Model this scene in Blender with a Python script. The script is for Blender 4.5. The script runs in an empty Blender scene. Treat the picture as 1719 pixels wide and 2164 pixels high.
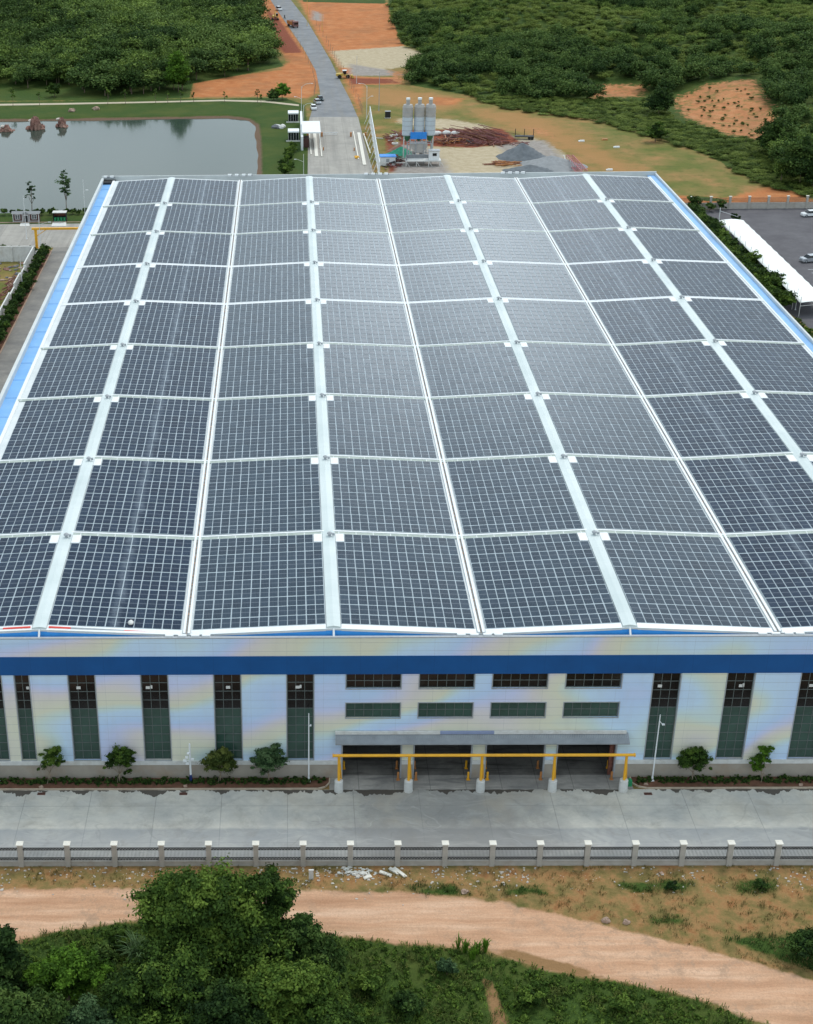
import bpy, math, random
import numpy as np
from mathutils import Matrix, Vector
R = math.radians
scn = bpy.context.scene
COL = scn.collection
# ------------------------------------------------------------------ camera
CAM = np.array([0.5798, -138.0492, 101.2019])
YAW, PIT, ROL, FOC, PPX, PPY = -0.0175, 0.4555, -0.0127, 3141.6417, 566.6642, 1082.0
_cy, _sy, _cp, _sp = math.cos(YAW), math.sin(YAW), math.cos(PIT), math.sin(PIT)
FW = np.array([_sy*_cp, _cy*_cp, -_sp]); _r = np.array([_cy, -_sy, 0.0]); _u = np.cross(_r, FW)
RT = _r*math.cos(ROL) + _u*math.sin(ROL); UP = -_r*math.sin(ROL) + _u*math.cos(ROL)
cd = bpy.data.cameras.new("camera"); cam = bpy.data.objects.new("camera", cd); COL.objects.link(cam)
cam.matrix_world = Matrix(((RT[0], UP[0], -FW[0], CAM[0]), (RT[1], UP[1], -FW[1], CAM[1]),
                           (RT[2], UP[2], -FW[2], CAM[2]), (0, 0, 0, 1)))
cd.sensor_fit = 'VERTICAL'; cd.sensor_height = 36; cd.lens = FOC/2164*36
cd.shift_x = (859.5-PPX)/2164; cd.shift_y = 0.0
cd.clip_start = 1; cd.clip_end = 6000
scn.camera = cam

def G(x, y, z=0.0):
    """survey helper: the spot on level z seen at a photo coordinate"""
    d = FW*FOC + RT*(x-PPX) - UP*(y-PPY)
    t = (z-CAM[2])/d[2]
    p = CAM + d*t
    return (float(p[0]), float(p[1]))

# ------------------------------------------------------------------ light
scn.view_settings.view_transform = 'Standard'; scn.view_settings.look = 'None'
scn.view_settings.exposure = 0.34; scn.view_settings.gamma = 1
SUN_EL, SUN_ROT = R(58), R(35)
w = bpy.data.worlds.new("World"); scn.world = w; w.use_nodes = True
wn, wl = w.node_tree.nodes, w.node_tree.links
wn.clear()
sky = wn.new('ShaderNodeTexSky'); sky.sky_type = 'NISHITA'; sky.sun_disc = False
sky.sun_elevation = SUN_EL; sky.sun_rotation = SUN_ROT; sky.air_density = 1.0; sky.dust_density = 3.0
tc = wn.new('ShaderNodeTexCoord')
mp = wn.new('ShaderNodeMapping'); mp.inputs['Scale'].default_value = (1, 1, 2.6)
nz = wn.new('ShaderNodeTexNoise'); nz.inputs['Scale'].default_value = 2.2; nz.inputs['Detail'].default_value = 5
nz.inputs['Roughness'].default_value = 0.5
cr = wn.new('ShaderNodeValToRGB'); cr.color_ramp.elements[0].position = 0.34; cr.color_ramp.elements[1].position = 0.68
cr.color_ramp.elements[0].color = (4.6, 5.9, 6.9, 1); cr.color_ramp.elements[1].color = (11.4, 12.7, 13.2, 1)
mx = wn.new('ShaderNodeMix'); mx.data_type = 'RGBA'; mx.inputs[0].default_value = 0.85
bg = wn.new('ShaderNodeBackground'); bg.inputs['Strength'].default_value = 0.10
ow = wn.new('ShaderNodeOutputWorld')
wl.new(tc.outputs['Generated'], mp.inputs[0]); wl.new(mp.outputs[0], nz.inputs[0]); wl.new(nz.outputs[0], cr.inputs[0])
wl.new(sky.outputs[0], mx.inputs[6]); wl.new(cr.outputs[0], mx.inputs[7])
def wnode(t, **kw):
    x_ = wn.new(t)
    for k_, v_ in kw.items(): setattr(x_, k_, v_)
    return x_
az_, el_ = R(7.5), R(18)
vd = wnode('ShaderNodeVectorMath', operation='SUBTRACT'); wl.new(tc.outputs['Generated'], vd.inputs[0]); vd.inputs[1].default_value = (math.sin(az_)*math.cos(el_), math.cos(az_)*math.cos(el_), math.sin(el_))
vs_ = wnode('ShaderNodeVectorMath', operation='MULTIPLY'); wl.new(vd.outputs[0], vs_.inputs[0]); vs_.inputs[1].default_value = (1.0, 1.0, 1.5)
vl = wnode('ShaderNodeVectorMath', operation='LENGTH'); wl.new(vs_.outputs[0], vl.inputs[0])
nz2 = wnode('ShaderNodeTexNoise'); nz2.inputs['Scale'].default_value = 9; nz2.inputs['Detail'].default_value = 4; wl.new(tc.outputs['Generated'], nz2.inputs[0])
ad = wnode('ShaderNodeMath', operation='MULTIPLY_ADD'); wl.new(nz2.outputs[0], ad.inputs[0]); ad.inputs[1].default_value = .16; wl.new(vl.outputs['Value'], ad.inputs[2])
mr = wnode('ShaderNodeMapRange', interpolation_type='SMOOTHSTEP'); wl.new(ad.outputs[0], mr.inputs[0]); mr.inputs[1].default_value = .27; mr.inputs[2].default_value = .11; mr.inputs[3].default_value = 0; mr.inputs[4].default_value = 1
mx2 = wn.new('ShaderNodeMix'); mx2.data_type = 'RGBA'; wl.new(mr.outputs[0], mx2.inputs[0]); wl.new(mx.outputs[2], mx2.inputs[6]); mx2.inputs[7].default_value = (32, 35, 37, 1)
# dark sky patch added out of view ahead, dims the near panels' reflections
el2 = R(40); vd2 = wnode('ShaderNodeVectorMath', operation='DISTANCE'); wl.new(tc.outputs['Generated'], vd2.inputs[0]); vd2.inputs[1].default_value = (0, math.cos(el2), math.sin(el2))
ad2 = wnode('ShaderNodeMath', operation='MULTIPLY_ADD'); wl.new(nz2.outputs[0], ad2.inputs[0]); ad2.inputs[1].default_value = .2; wl.new(vd2.outputs['Value'], ad2.inputs[2])
mr2 = wnode('ShaderNodeMapRange', interpolation_type='SMOOTHSTEP'); wl.new(ad2.outputs[0], mr2.inputs[0]); mr2.inputs[1].default_value = .62; mr2.inputs[2].default_value = .28; mr2.inputs[3].default_value = 0; mr2.inputs[4].default_value = .85
mx3 = wn.new('ShaderNodeMix'); mx3.data_type = 'RGBA'; wl.new(mr2.outputs[0], mx3.inputs[0]); wl.new(mx2.outputs[2], mx3.inputs[6]); mx3.inputs[7].default_value = (2.2, 3.1, 3.9, 1)
wl.new(mx3.outputs[2], bg.inputs[0])
wl.new(bg.outputs[0], ow.inputs[0])
sl = bpy.data.lights.new("sun", 'SUN'); sl.energy = 1.3; sl.angle = R(14); sl.color = (1.0, 0.96, 0.90)
so = bpy.data.objects.new("sun", sl); COL.objects.link(so)
so.rotation_euler = (R(90)-SUN_EL, 0, math.pi-SUN_ROT)   # shines from behind left of the camera's far side

# ------------------------------------------------------------------ object helpers
def link(o, parent=None):
    COL.objects.link(o)
    if parent is not None: o.parent = parent
    return o
def tag(o, label=None, cat=None, group=None, kind=None):
    if label: o['label'] = label
    if cat: o['category'] = cat
    if group: o['group'] = group
    if kind: o['kind'] = kind
    return o
def thing(name, label, cat, loc=(0, 0, 0), rz=0.0, group=None):
    o = bpy.data.objects.new(name, None); o.empty_display_size = 0.5; link(o)
    o.location = loc; o.rotation_euler = (0, 0, rz)
    return tag(o, label, cat, group)
def dup(o, loc=None, rz=None, label=None, parent=None, scale=None):
    c = o.copy(); COL.objects.link(c)
    if parent is not None: c.parent = parent
    if loc is not None: c.location = loc
    if rz is not None: c.rotation_euler = (0, 0, rz)
    if label: c['label'] = label
    if scale: c.scale = scale
    for ch in list(o.children): dup(ch, parent=c)
    return c
class MB:
    def __init__(s): s.v = []; s.f = []; s.m = []
    def add(s, vs, fs, mi=0):
        n = len(s.v); s.v += [tuple(v) for v in vs]; s.f += [tuple(n+i for i in f) for f in fs]; s.m += [mi]*len(fs); return s
    def quad(s, a, b, c, d, mi=0): return s.add([a, b, c, d], [(0, 1, 2, 3)], mi)
    def box(s, x0, x1, y0, y1, z0, z1, mi=0):
        return s.add([(x0,y0,z0),(x1,y0,z0),(x1,y1,z0),(x0,y1,z0),(x0,y0,z1),(x1,y0,z1),(x1,y1,z1),(x0,y1,z1)],
                     [(3,2,1,0),(4,5,6,7),(0,1,5,4),(1,2,6,5),(2,3,7,6),(3,0,4,7)], mi)
    def cbox(s, c, d, mi=0):
        return s.box(c[0]-d[0]/2, c[0]+d[0]/2, c[1]-d[1]/2, c[1]+d[1]/2, c[2]-d[2]/2, c[2]+d[2]/2, mi)
    def tube(s, p0, p1, r0, r1=None, n=8, mi=0, cap=True):
        r1 = r0 if r1 is None else r1
        p0 = Vector(p0); p1 = Vector(p1); d = (p1-p0)
        if d.length < 1e-6: return s
        d.normalize(); a = d.orthogonal().normalized(); b = d.cross(a)
        vs = []
        for p, r in ((p0, r0), (p1, r1)):
            for i in range(n):
                t = 2*math.pi*i/n; vs.append(p + a*(r*math.cos(t)) + b*(r*math.sin(t)))
        fs = [(i, (i+1) % n, n+(i+1) % n, n+i) for i in range(n)]
        if cap: fs += [tuple(range(n-1, -1, -1)), tuple(range(n, 2*n))]
        return s.add(vs, fs, mi)
    def prism(s, poly, z0, z1, mi=0):
        n = len(poly)
        vs = [(p[0], p[1], z0) for p in poly] + [(p[0], p[1], z1) for p in poly]
        a = sum(poly[i][0]*poly[(i+1) % n][1]-poly[(i+1) % n][0]*poly[i][1] for i in range(n))
        fs = [(i, (i+1) % n, n+(i+1) % n, n+i) for i in range(n)] + [tuple(range(n, 2*n)), tuple(range(n-1, -1, -1))]
        if a < 0: fs = [tuple(reversed(f)) for f in fs]
        return s.add(vs, fs, mi)
    def side(s, prof, y0, y1, mi=0):
        """extrude an x-z outline along y"""
        n = len(prof)
        vs = [(p[0], y0, p[1]) for p in prof] + [(p[0], y1, p[1]) for p in prof]
        a = sum(prof[i][0]*prof[(i+1) % n][1]-prof[(i+1) % n][0]*prof[i][1] for i in range(n))
        fs = [(i, (i+1) % n, n+(i+1) % n, n+i) for i in range(n)] + [tuple(range(n, 2*n)), tuple(range(n-1, -1, -1))]
        if a > 0: fs = [tuple(reversed(f)) for f in fs]
        return s.add(vs, fs, mi)
    def blob(s, c, r, seed=0, n=8, m=5, mi=0, amp=.2, base=None):
        rr = random.Random(seed); vs = []; fs = []
        ph = [rr.uniform(0, 6.28) for _ in range(8)]
        for j in range(m+1):
            th = math.pi*j/m
            for i in range(n):
                p = 2*math.pi*i/n
                k = 1+amp*(math.sin(3*p+ph[0]+th*2)*.5+math.sin(2*p+ph[1]-th*3)*.5+math.sin(5*p+ph[2]+th)*.35)+rr.uniform(-amp, amp)*.5*(0 < j < m)
                if j in (0, m): k = 1
                z = c[2]+r[2]*math.cos(th)*k
                if base is not None: z = max(z, base)
                vs.append((c[0]+r[0]*math.sin(th)*math.cos(p)*k, c[1]+r[1]*math.sin(th)*math.sin(p)*k, z))
        for j in range(m):
            for i in range(n):
                fs.append((j*n+i, (j+1)*n+i, (j+1)*n+(i+1) % n, j*n+(i+1) % n))
        return s.add(vs, fs, mi)
    def mesh(s, name, mats, smooth=False):
        me = bpy.data.meshes.new(name); me.from_pydata(s.v, [], s.f)
        for m in (mats if isinstance(mats, (list, tuple)) else [mats]): me.materials.append(m)
        if any(s.m): me.polygons.foreach_set('material_index', s.m)
        if smooth: me.polygons.foreach_set('use_smooth', [True]*len(s.f))
        me.update(); return me
    def build(s, name, mats, parent=None, smooth=False, loc=None):
        o = bpy.data.objects.new(name, s.mesh(name, mats, smooth)); link(o, parent)
        if loc is not None: o.location = loc
        return o
def struct(name, mb, mats, smooth=False): return tag(mb.build(name, mats, None, smooth), kind='structure')

def np_mesh(name, V, F, mats, attrs=None, smooth=False, vattr=None):
    """V (n,3), F (m,k) numpy; attrs: dict of per-face floats"""
    me = bpy.data.meshes.new(name)
    V = np.asarray(V, dtype=np.float32); F = np.asarray(F, dtype=np.int32); k = F.shape[1]
    me.vertices.add(len(V)); me.vertices.foreach_set('co', V.ravel())
    me.loops.add(F.size); me.loops.foreach_set('vertex_index', F.ravel())
    me.polygons.add(len(F)); me.polygons.foreach_set('loop_start', np.arange(0, F.size, k, dtype=np.int32))
    for m in (mats if isinstance(mats, (list, tuple)) else [mats]): me.materials.append(m)
    if smooth: me.polygons.foreach_set('use_smooth', np.ones(len(F), dtype=bool))
    me.update(calc_edges=True)
    for nm, a in (attrs or {}).items():
        at = me.attributes.new(nm, 'FLOAT', 'FACE'); at.data.foreach_set('value', np.asarray(a, dtype=np.float32))
    for nm, a in (vattr or {}).items():
        at = me.attributes.new(nm, 'FLOAT', 'POINT'); at.data.foreach_set('value', np.asarray(a, dtype=np.float32))
    return me
def mesh_obj(name, me, parent=None):
    o = bpy.data.objects.new(name, me); return link(o, parent)

# ------------------------------------------------------------------ material helpers
class N:
    def __init__(s, name):
        s.mat = bpy.data.materials.new(name); s.mat.use_nodes = True; s.t = s.mat.node_tree; s.n = s.t.nodes; s.l = s.t.links
        s.b = s.n['Principled BSDF']
    def new(s, t, **kw):
        x = s.n.new(t)
        for k, v in kw.items(): setattr(x, k, v)
        return x
    def put(s, sock, v):
        if isinstance(v, bpy.types.NodeSocket): s.l.new(v, sock)
        elif v is not None: sock.default_value = v if not (isinstance(v, tuple) and len(v) == 3 and sock.type == 'RGBA') else (*v, 1)
    def math(s, op, a, b=None, c=None, clamp=False):
        x = s.new('ShaderNodeMath', operation=op, use_clamp=clamp); s.put(x.inputs[0], a)
        if b is not None: s.put(x.inputs[1], b)
        if c is not None: s.put(x.inputs[2], c)
        return x.outputs[0]
    def mix(s, f, a, b, blend='MIX'):
        x = s.new('ShaderNodeMix', data_type='RGBA', blend_type=blend); s.put(x.inputs[0], f); s.put(x.inputs[6], a); s.put(x.inputs[7], b)
        return x.outputs[2]
    def co(s, scale=None, kind='Object'):
        x = s.new('ShaderNodeTexCoord').outputs[kind]
        if scale:
            m = s.new('ShaderNodeMapping'); m.inputs['Scale'].default_value = scale; s.l.new(x, m.inputs[0]); return m.outputs[0]
        return x
    def noise(s, scale, detail=4, rough=.55, vec=None, dist=0, col=False):
        x = s.new('ShaderNodeTexNoise'); x.inputs['Scale'].default_value = scale; x.inputs['Detail'].default_value = detail
        x.inputs['Roughness'].default_value = rough; x.inputs['Distortion'].default_value = dist
        s.l.new(vec if vec is not None else s.co(), x.inputs['Vector']); return x.outputs[1 if col else 0]
    def ramp(s, f, stops, interp='LINEAR'):
        x = s.new('ShaderNodeValToRGB'); s.put(x.inputs[0], f); c = x.color_ramp; c.interpolation = interp
        while len(c.elements) < len(stops): c.elements.new(0.5)
        for e, (p, q) in zip(c.elements, stops): e.position = p; e.color = (*q, 1) if len(q) == 3 else q
        return x.outputs[0]
    def rng(s, v, a, b, c=0.0, d=1.0):
        x = s.new('ShaderNodeMapRange'); s.put(x.inputs[0], v)
        for i, q in enumerate((a, b, c, d)): x.inputs[i+1].default_value = q
        return x.outputs[0]
    def attr(s, nm): x = s.new('ShaderNodeAttribute'); x.attribute_name = nm; return x.outputs['Fac']
    def xyz(s, vec): x = s.new('ShaderNodeSeparateXYZ'); s.l.new(vec, x.inputs[0]); return x.outputs
    def bump(s, h, st=.3, dist=.05):
        x = s.new('ShaderNodeBump'); x.inputs['Strength'].default_value = st; x.inputs['Distance'].default_value = dist
        s.l.new(h, x.inputs['Height']); s.l.new(x.outputs[0], s.b.inputs['Normal'])
    def set(s, col=None, rough=None, metal=None, spec=None):
        if col is not None: s.put(s.b.inputs['Base Color'], col)
        if rough is not None: s.put(s.b.inputs['Roughness'], rough)
        if metal is not None: s.put(s.b.inputs['Metallic'], metal)
        if spec is not None: s.put(s.b.inputs['Specular IOR Level'], spec)
        return s.mat
def pmat(name, col, rough=.7, var=.12, scale=1.5, metal=0.0, spec=.4, bump=0.0, dirt=None):
    k = N(name); n1 = k.noise(scale, 5, .6); lo = tuple(c*(1-var) for c in col); hi = tuple(min(1, c*(1+var)) for c in col)
    c = k.ramp(n1, [(.3, lo), (.7, hi)])
    if dirt: c = k.mix(k.rng(k.noise(scale*.35, 6, .7), .5, .75, 0, .6), c, dirt)
    if bump: k.bump(k.noise(scale*6, 4, .6), .4, bump)
    return k.set(c, rough, metal, spec)

M = {}
M['white'] = pmat('white_paint', (.74, .76, .77), .45, .05, 2)
M['offwhite'] = pmat('off_white', (.62, .62, .60), .6, .1, 2, dirt=(.42, .38, .32))
M['grey_metal'] = pmat('grey_metal', (.34, .36, .38), .5, .1, 2)
M['mid_grey'] = pmat('mid_grey', (.22, .23, .24), .6, .1, 2)
M['dark'] = pmat('dark', (.018, .018, .02), .6, .2, 2)
M['skin'] = pmat('skin', (.35, .20, .13), .6, .05, 2)
M['blackcloth'] = pmat('dark_clothing', (.03, .03, .045), .8, .2, 4)
M['black'] = pmat('black', (.008, .008, .009), .4, .2, 2)
M['rubber'] = pmat('rubber', (.02, .02, .02), .85, .2, 3)
M['yellow'] = pmat('yellow_paint', (.80, .40, .025), .42, .08, 1.5, dirt=(.55, .27, .03))
M['orange'] = pmat('orange_paint', (.45, .19, .06), .5, .15, 3, dirt=(.3, .14, .06))
M['rust'] = pmat('rusty_steel', (.17, .065, .045), .8, .35, 2)
M['pinkred'] = pmat('faded_red', (.42, .14, .15), .6, .15, 2)
M['concrete_lt'] = pmat('light_concrete', (.42, .39, .35), .85, .12, 1.2, bump=.01, dirt=(.30, .24, .18))
M['bark'] = pmat('bark', (.16, .12, .085), .9, .25, 3)
M['bark_pale'] = pmat('pale_bark', (.27, .22, .16), .9, .25, 3)
M['glass_dark'] = pmat('dark_glass', (.012, .015, .018), .08, .3, .3, spec=.5)
M['blue_sheet'] = pmat('blue_sheet', (.03, .25, .72), .5, .1, 1)
M['green_net'] = pmat('green_net', (.02, .22, .14), .8, .25, 2)
M['green_paint'] = pmat('green_paint', (.02, .25, .10), .5, .1, 2)
M['rope_red'] = pmat('red_cloth', (.75, .09, .07), .7, .1, 2)
M['rock'] = pmat('rock', (.36, .25, .19), .9, .3, .8, bump=.05, dirt=(.5, .42, .36))
M['rock_red'] = pmat('red_rock', (.22, .115, .09), .9, .3, .7, bump=.08, dirt=(.50, .36, .28))
M['gravel'] = pmat('grey_gravel', (.15, .16, .17), .95, .2, 1.2, bump=.05)
M['brick'] = pmat('red_brown_boards', (.09, .04, .035), .7, .2, 2)
M['yellow_machine'] = pmat('machine_yellow', (.55, .38, .08), .5, .12, 2, dirt=(.35, .24, .12))

# ================================================================== TERRAIN
def sdp(X, Y, poly):
    """signed distance (positive inside) of points to polygon"""
    P = np.array(poly, float); d2 = np.full(X.shape, 1e18); ins = np.zeros(X.shape, bool)
    for i in range(len(P)):
        a, b = P[i], P[(i+1) % len(P)]
        e = b-a; L = (e@e)+1e-12
        t = np.clip(((X-a[0])*e[0]+(Y-a[1])*e[1])/L, 0, 1)
        d2 = np.minimum(d2, (X-a[0]-t*e[0])**2+(Y-a[1]-t*e[1])**2)
        c = ((a[1] > Y) != (b[1] > Y)) & (X < (b[0]-a[0])*(Y-a[1])/((b[1]-a[1])+1e-12)+a[0])
        ins ^= c
    d = np.sqrt(d2); return np.where(ins, d, -d)
def gp(*pts, z=0.0): return [G(x, y, z) for x, y in pts]
def sdu(X, Y, polys):
    r = np.full(X.shape, -60.0)
    for p in polys: r = np.maximum(r, sdp(X, Y, p))
    return np.clip(r, -60, 60)
POND = gp((-420, 262), (-100, 252), (130, 250), (300, 247), (480, 244), (525, 249), (544, 262), (548, 300), (549, 372), (300, 420), (180, 441), (0, 447), (-420, 452))
P_dirtroad = [gp((-150, 1884), (0, 1880), (200, 1878), (600, 1880), (860, 1885), (1060, 1905), (1211, 1940), (1362, 1976), (1487, 2006), (1613, 2041), (1760, 2085), (2100, 2200), (2000, 2330), (1760, 2230), (1613, 2164), (1462, 2106), (1296, 2071), (1161, 2051), (1025, 2006), (860, 1996), (677, 1971), (500, 1958), (311, 1945), (200, 1956), (100, 1972), (45, 1988), (-60, 2020), (-300, 2080), (-300, 1900))]
P_mud = [gp((1020, 2068), (1036, 2070), (1052, 2110), (1078, 2164), (1100, 2230), (1066, 2230), (1044, 2164), (1030, 2110)), gp((1025, 2005), (1100, 2009), (1170, 2028), (1240, 2048), (1290, 2068), (1220, 2064), (1120, 2040))]
P_green = [gp((-300, 2090), (-60, 2022), (45, 1990), (100, 1973), (200, 1957), (311, 1946), (500, 1960), (677, 1972), (860, 1998), (1015, 2007), (1120, 2042), (1220, 2065), (1296, 2073), (1462, 2108), (1613, 2167), (1760, 2233), (2000, 2340), (2000, 2700), (-300, 2700)),
           gp((868, 1872), (960, 1873), (985, 1890), (890, 1893)), gp((1062, 1873), (1140, 1874), (1150, 1889), (1070, 1890)),
           gp((1300, 1862), (1470, 1864), (1460, 1884), (1310, 1880)), gp((1555, 1866), (1640, 1858), (1640, 1886), (1560, 1888)),
           gp((1530, 1985), (1640, 1978), (1800, 1950), (1800, 2070), (1650, 2030)), gp((1370, 1940), (1440, 1935), (1450, 1950), (1380, 1954)),
           # around the pond
           gp((-420, 216), (0, 215), (300, 211), (470, 208), (600, 206), (645, 222), (650, 262), (652, 330), (655, 410), (520, 420), (200, 462), (190, 474), (-420, 478)),
           # the far hill on the right and the clearings in front of it
           gp((815, -120), (822, 20), (848, 92), (925, 118), (862, 150), (868, 180), (985, 200), (1080, 222), (1250, 232), (1330, 270), (1420, 300), (1500, 330), (1600, 385), (1719, 415), (2100, 470), (2300, -120)),
           gp((1480, 425), (1560, 425), (1450, 410)),
           gp((-500, -120), (530, -120), (545, 15), (562, 85), (600, 140), (500, 160), (408, 176), (402, 206), (300, 212), (-500, 214)),
           gp((640, -40), (815, -60), (815, 8), (640, 4))]
P_red = [gp((404, 206), (409, 176), (500, 160), (590, 148), (610, 130), (575, 85), (548, 30), (540, -60), (585, -60), (590, 20), (680, 165), (672, 195), (650, 208), (560, 204)),
         gp((600, -60), (625, 0), (822, 6), (850, 70), (856, 96), (820, 104), (705, 112), (690, 110)),
         gp((735, 162), (850, 164), (852, 178), (735, 180)), gp((690, 105), (720, 150), (760, 240), (770, 180), (740, 130)),
         gp((1530, 420), (1600, 400), (1662, 388), (1705, 418), (1800, 440), (1540, 440)), gp((920, 205), (980, 208), (960, 222), (905, 222)),
         gp((1400, 412), (1530, 418), (1800, 432), (1800, 440), (1400, 440)),
         gp((132, 10), (195, 8), (192, 22), (150, 24))]
P_terr = [gp((1245, 186), (1360, 190), (1352, 204), (1250, 208)), gp((1425, 212), (1500, 200), (1590, 199), (1640, 262), (1622, 300), (1540, 284), (1450, 248)), gp((1120, 268), (1150, 275), (1170, 290), (1130, 282)), gp((132, 10), (195, 8), (192, 22), (150, 24)), gp((830, 150), (852, 152), (850, 175), (832, 172))]
P_orange = [gp((1000, 225), (1120, 238), (1200, 262), (1290, 320), (1400, 385), (1300, 385), (1180, 320), (1080, 275), (990, 245)), gp((700, 185), (850, 185), (1000, 210), (980, 232), (850, 225), (760, 215))]
P_dark = [gp((566, 22), (590, 40), (640, 112), (600, 112), (572, 72)), gp((738, 165), (848, 167), (846, 176), (742, 178)),
          gp((845, 275), (1060, 272), (1100, 300), (1000, 312), (845, 306)), gp((815, 290), (832, 290), (836, 360), (822, 366))]
P_pale = [gp((700, 108), (850, 98), (922, 120), (880, 136), (800, 150), (720, 142)),
          gp((822, 378), (826, 345), (860, 306), (960, 312), (1050, 308), (1060, 292), (1130, 292), (1190, 325), (1245, 378)),
          gp((845, 250), (950, 252), (1010, 262), (1060, 280), (950, 275), (845, 262)), gp((0, 186), (150, 186), (150, 204), (-200, 206), (-200, 188))]
P_grey = [gp((842, 300), (905, 312), (940, 345), (960, 378), (826, 378), (826, 345)), gp((1040, 300), (1150, 296), (1245, 378), (1060, 378), (1100, 350)),
          gp((740, 135), (830, 150), (860, 160), (740, 160)), gp((662, 22), (680, 30), (680, 45), (660, 42)), gp((1040, 276), (1090, 290), (1060, 296), (1030, 286))]
P_hut = gp((-300, 476), (180, 470), (178, 474), (-300, 480))

def hump(X, Y):
    return (np.sin(X*.031+1.3)*np.cos(Y*.027+.4)+np.sin(X*.067+Y*.043)*.5+np.sin(X*.11-Y*.09+2)*.3)
P_hill = gp((880, -160), (880, 40), (900, 120), (900, 170), (1000, 190), (1250, 200), (1420, 220), (1700, 330), (2500, 330), (2500, -160))
P_woodL = gp((-600, -160), (520, -160), (540, 20), (560, 90), (590, 130), (500, 155), (402, 172), (398, 200), (300, 206), (170, 200), (150, 186), (-600, 186))
def height(X, Y):
    X = np.asarray(X, float); Y = np.asarray(Y, float)
    z = np.zeros(X.shape)
    sp = sdp(X, Y, POND)+.55*np.sin(X*.17+np.sin(Y*.11)*2)*np.sin(Y*.13+1)+.2*np.sin(X*.5+Y*.37); z = np.where(sp > -1.5, -np.minimum((sp+1.5)*.34, 3.0), z)
    sh = np.clip(sdp(X, Y, P_hill)/45, 0, 1); z = z+sh*sh*(3-2*sh)*(5+3.2*hump(X, Y))
    sh = np.clip(sdp(X, Y, P_woodL)/30, 0, 1); z = z+sh*sh*(3-2*sh)*(2.5+2.0*hump(X+40, Y))
    # verge slopes down towards the near scrub
    z = z+np.where(Y < -24, -(-24-Y)*.0, 0)
    near = np.clip((-16-Y)/6, 0, 1)*np.clip((Y+200)/40, 0, 1)
    z = z+near*.12*np.sin(X*.9+Y*.5)*np.sin(Y*1.3-X*.3)
    return z
def hz(x, y): return float(height(np.array([x]), np.array([y]))[0])

def axis(parts):
    a = []
    for s, e, st in parts: a += list(np.arange(s, e, st))
    return np.array(a+[parts[-1][1]])
gx = axis([(-2600, -500, 100), (-500, -160, 12), (-160, -48, 1.6), (-48, 64, .7), (64, 330, 1.8), (330, 620, 12), (620, 2700, 100)])
gy = axis([(-420, -60, 12), (-60, -14.6, .6), (-14.6, 206, 12), (206, 470, 1.6), (470, 760, 2.6), (760, 1100, 15), (1100, 4600, 140)])
XX, YY = np.meshgrid(gx, gy)
ZZ = height(XX, YY)
nx, ny = len(gx), len(gy)
idx = np.arange(nx*ny).reshape(ny, nx)
Fg = np.stack([idx[:-1, :-1], idx[:-1, 1:], idx[1:, 1:], idx[1:, :-1]], -1).reshape(-1, 4)
Vg = np.stack([XX, YY, ZZ], -1).reshape(-1, 3)
va = {n: sdu(XX, YY, p).ravel() for n, p in (('s_road', P_dirtroad), ('s_mud', P_mud), ('s_green', P_green), ('s_red', P_red), ('s_dark', P_dark), ('s_pale', P_pale), ('s_grey', P_grey), ('s_terr', P_terr), ('s_pond', [POND]), ('s_orange', P_orange))}
k = N('ground_soil')
co = k.co(); nA = k.noise(.5, 8, .65, co); nB = k.noise(.09, 6, .6, co); nC = k.noise(3.5, 6, .7, co); nF = k.noise(9, 3, .7, co)
sx = k.xyz(co)
near = k.rng(sx[1], 100, 20)     # 1 near the camera side of the hall
base_far = k.ramp(nB, [(.3, (.095, .125, .025)), (.45, (.16, .15, .042)), (.58, (.24, .17, .06)), (.72, (.36, .19, .08))])
base_near = k.ramp(nA, [(.28, (.10, .090, .028)), (.43, (.20, .145, .055)), (.56, (.30, .17, .072)), (.66, (.25, .115, .045)), (.8, (.38, .27, .16))])
col = k.mix(near, base_far, base_near)
# olive tufts in the bare parts
col = k.mix(k.math('MULTIPLY', k.rng(k.noise(.33, 8, .72, co), .52, .66, 0, .65), 1.0), col, (.085, .10, .025))
def region(col, nm, c, amp, wdt, add=None):
    s_ = k.math('ADD', k.attr(nm), k.math('MULTIPLY', k.math('SUBTRACT', nA, .5), amp))
    if add is not None: s_ = k.math('ADD', s_, add)
    return k.mix(k.rng(s_, -wdt, wdt), col, c)
grain = k.math('ADD', k.math('MULTIPLY', nC, .6), k.math('MULTIPLY', nF, .4))
green = k.ramp(grain, [(.3, (.016, .032, .008)), (.5, (.040, .075, .014)), (.7, (.085, .135, .028))])
green = k.mix(k.rng(nB, .45, .65, 0, .55), green, (.085, .10, .022))
st = k.noise(1.0, 6, .6, k.co((.05, .6, 1)))
roadc = k.ramp(st, [(.32, (.41, .225, .132)), (.5, (.54, .32, .20)), (.66, (.63, .415, .285))])
rut = k.noise(1.0, 4, .6, k.co((.03, 1.3, 1)), dist=.4); roadc = k.mix(k.rng(rut, .52, .62, 0, .28), roadc, (.36, .22, .13)); roadc = k.mix(k.rng(nC, .5, .72, 0, .25), roadc, (.30, .19, .12))
pot = k.math('MULTIPLY', k.rng(k.noise(.55, 6, .75, co), .50, .60, 0, .75), k.rng(k.noise(.07, 3, .5, co), .42, .52)); roadc = k.mix(pot, roadc, (.37, .245, .165))
redc = k.ramp(k.noise(.22, 8, .65, co), [(.3, (.36, .125, .045)), (.5, (.45, .17, .062)), (.7, (.50, .23, .10))])
redc = k.mix(k.rng(k.noise(.05, 9, .75, co), .48, .62, 0, .6), redc, (.27, .125, .055))
darkc = k.ramp(nC, [(.3, (.14, .04, .025)), (.6, (.25, .075, .04))])
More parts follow.
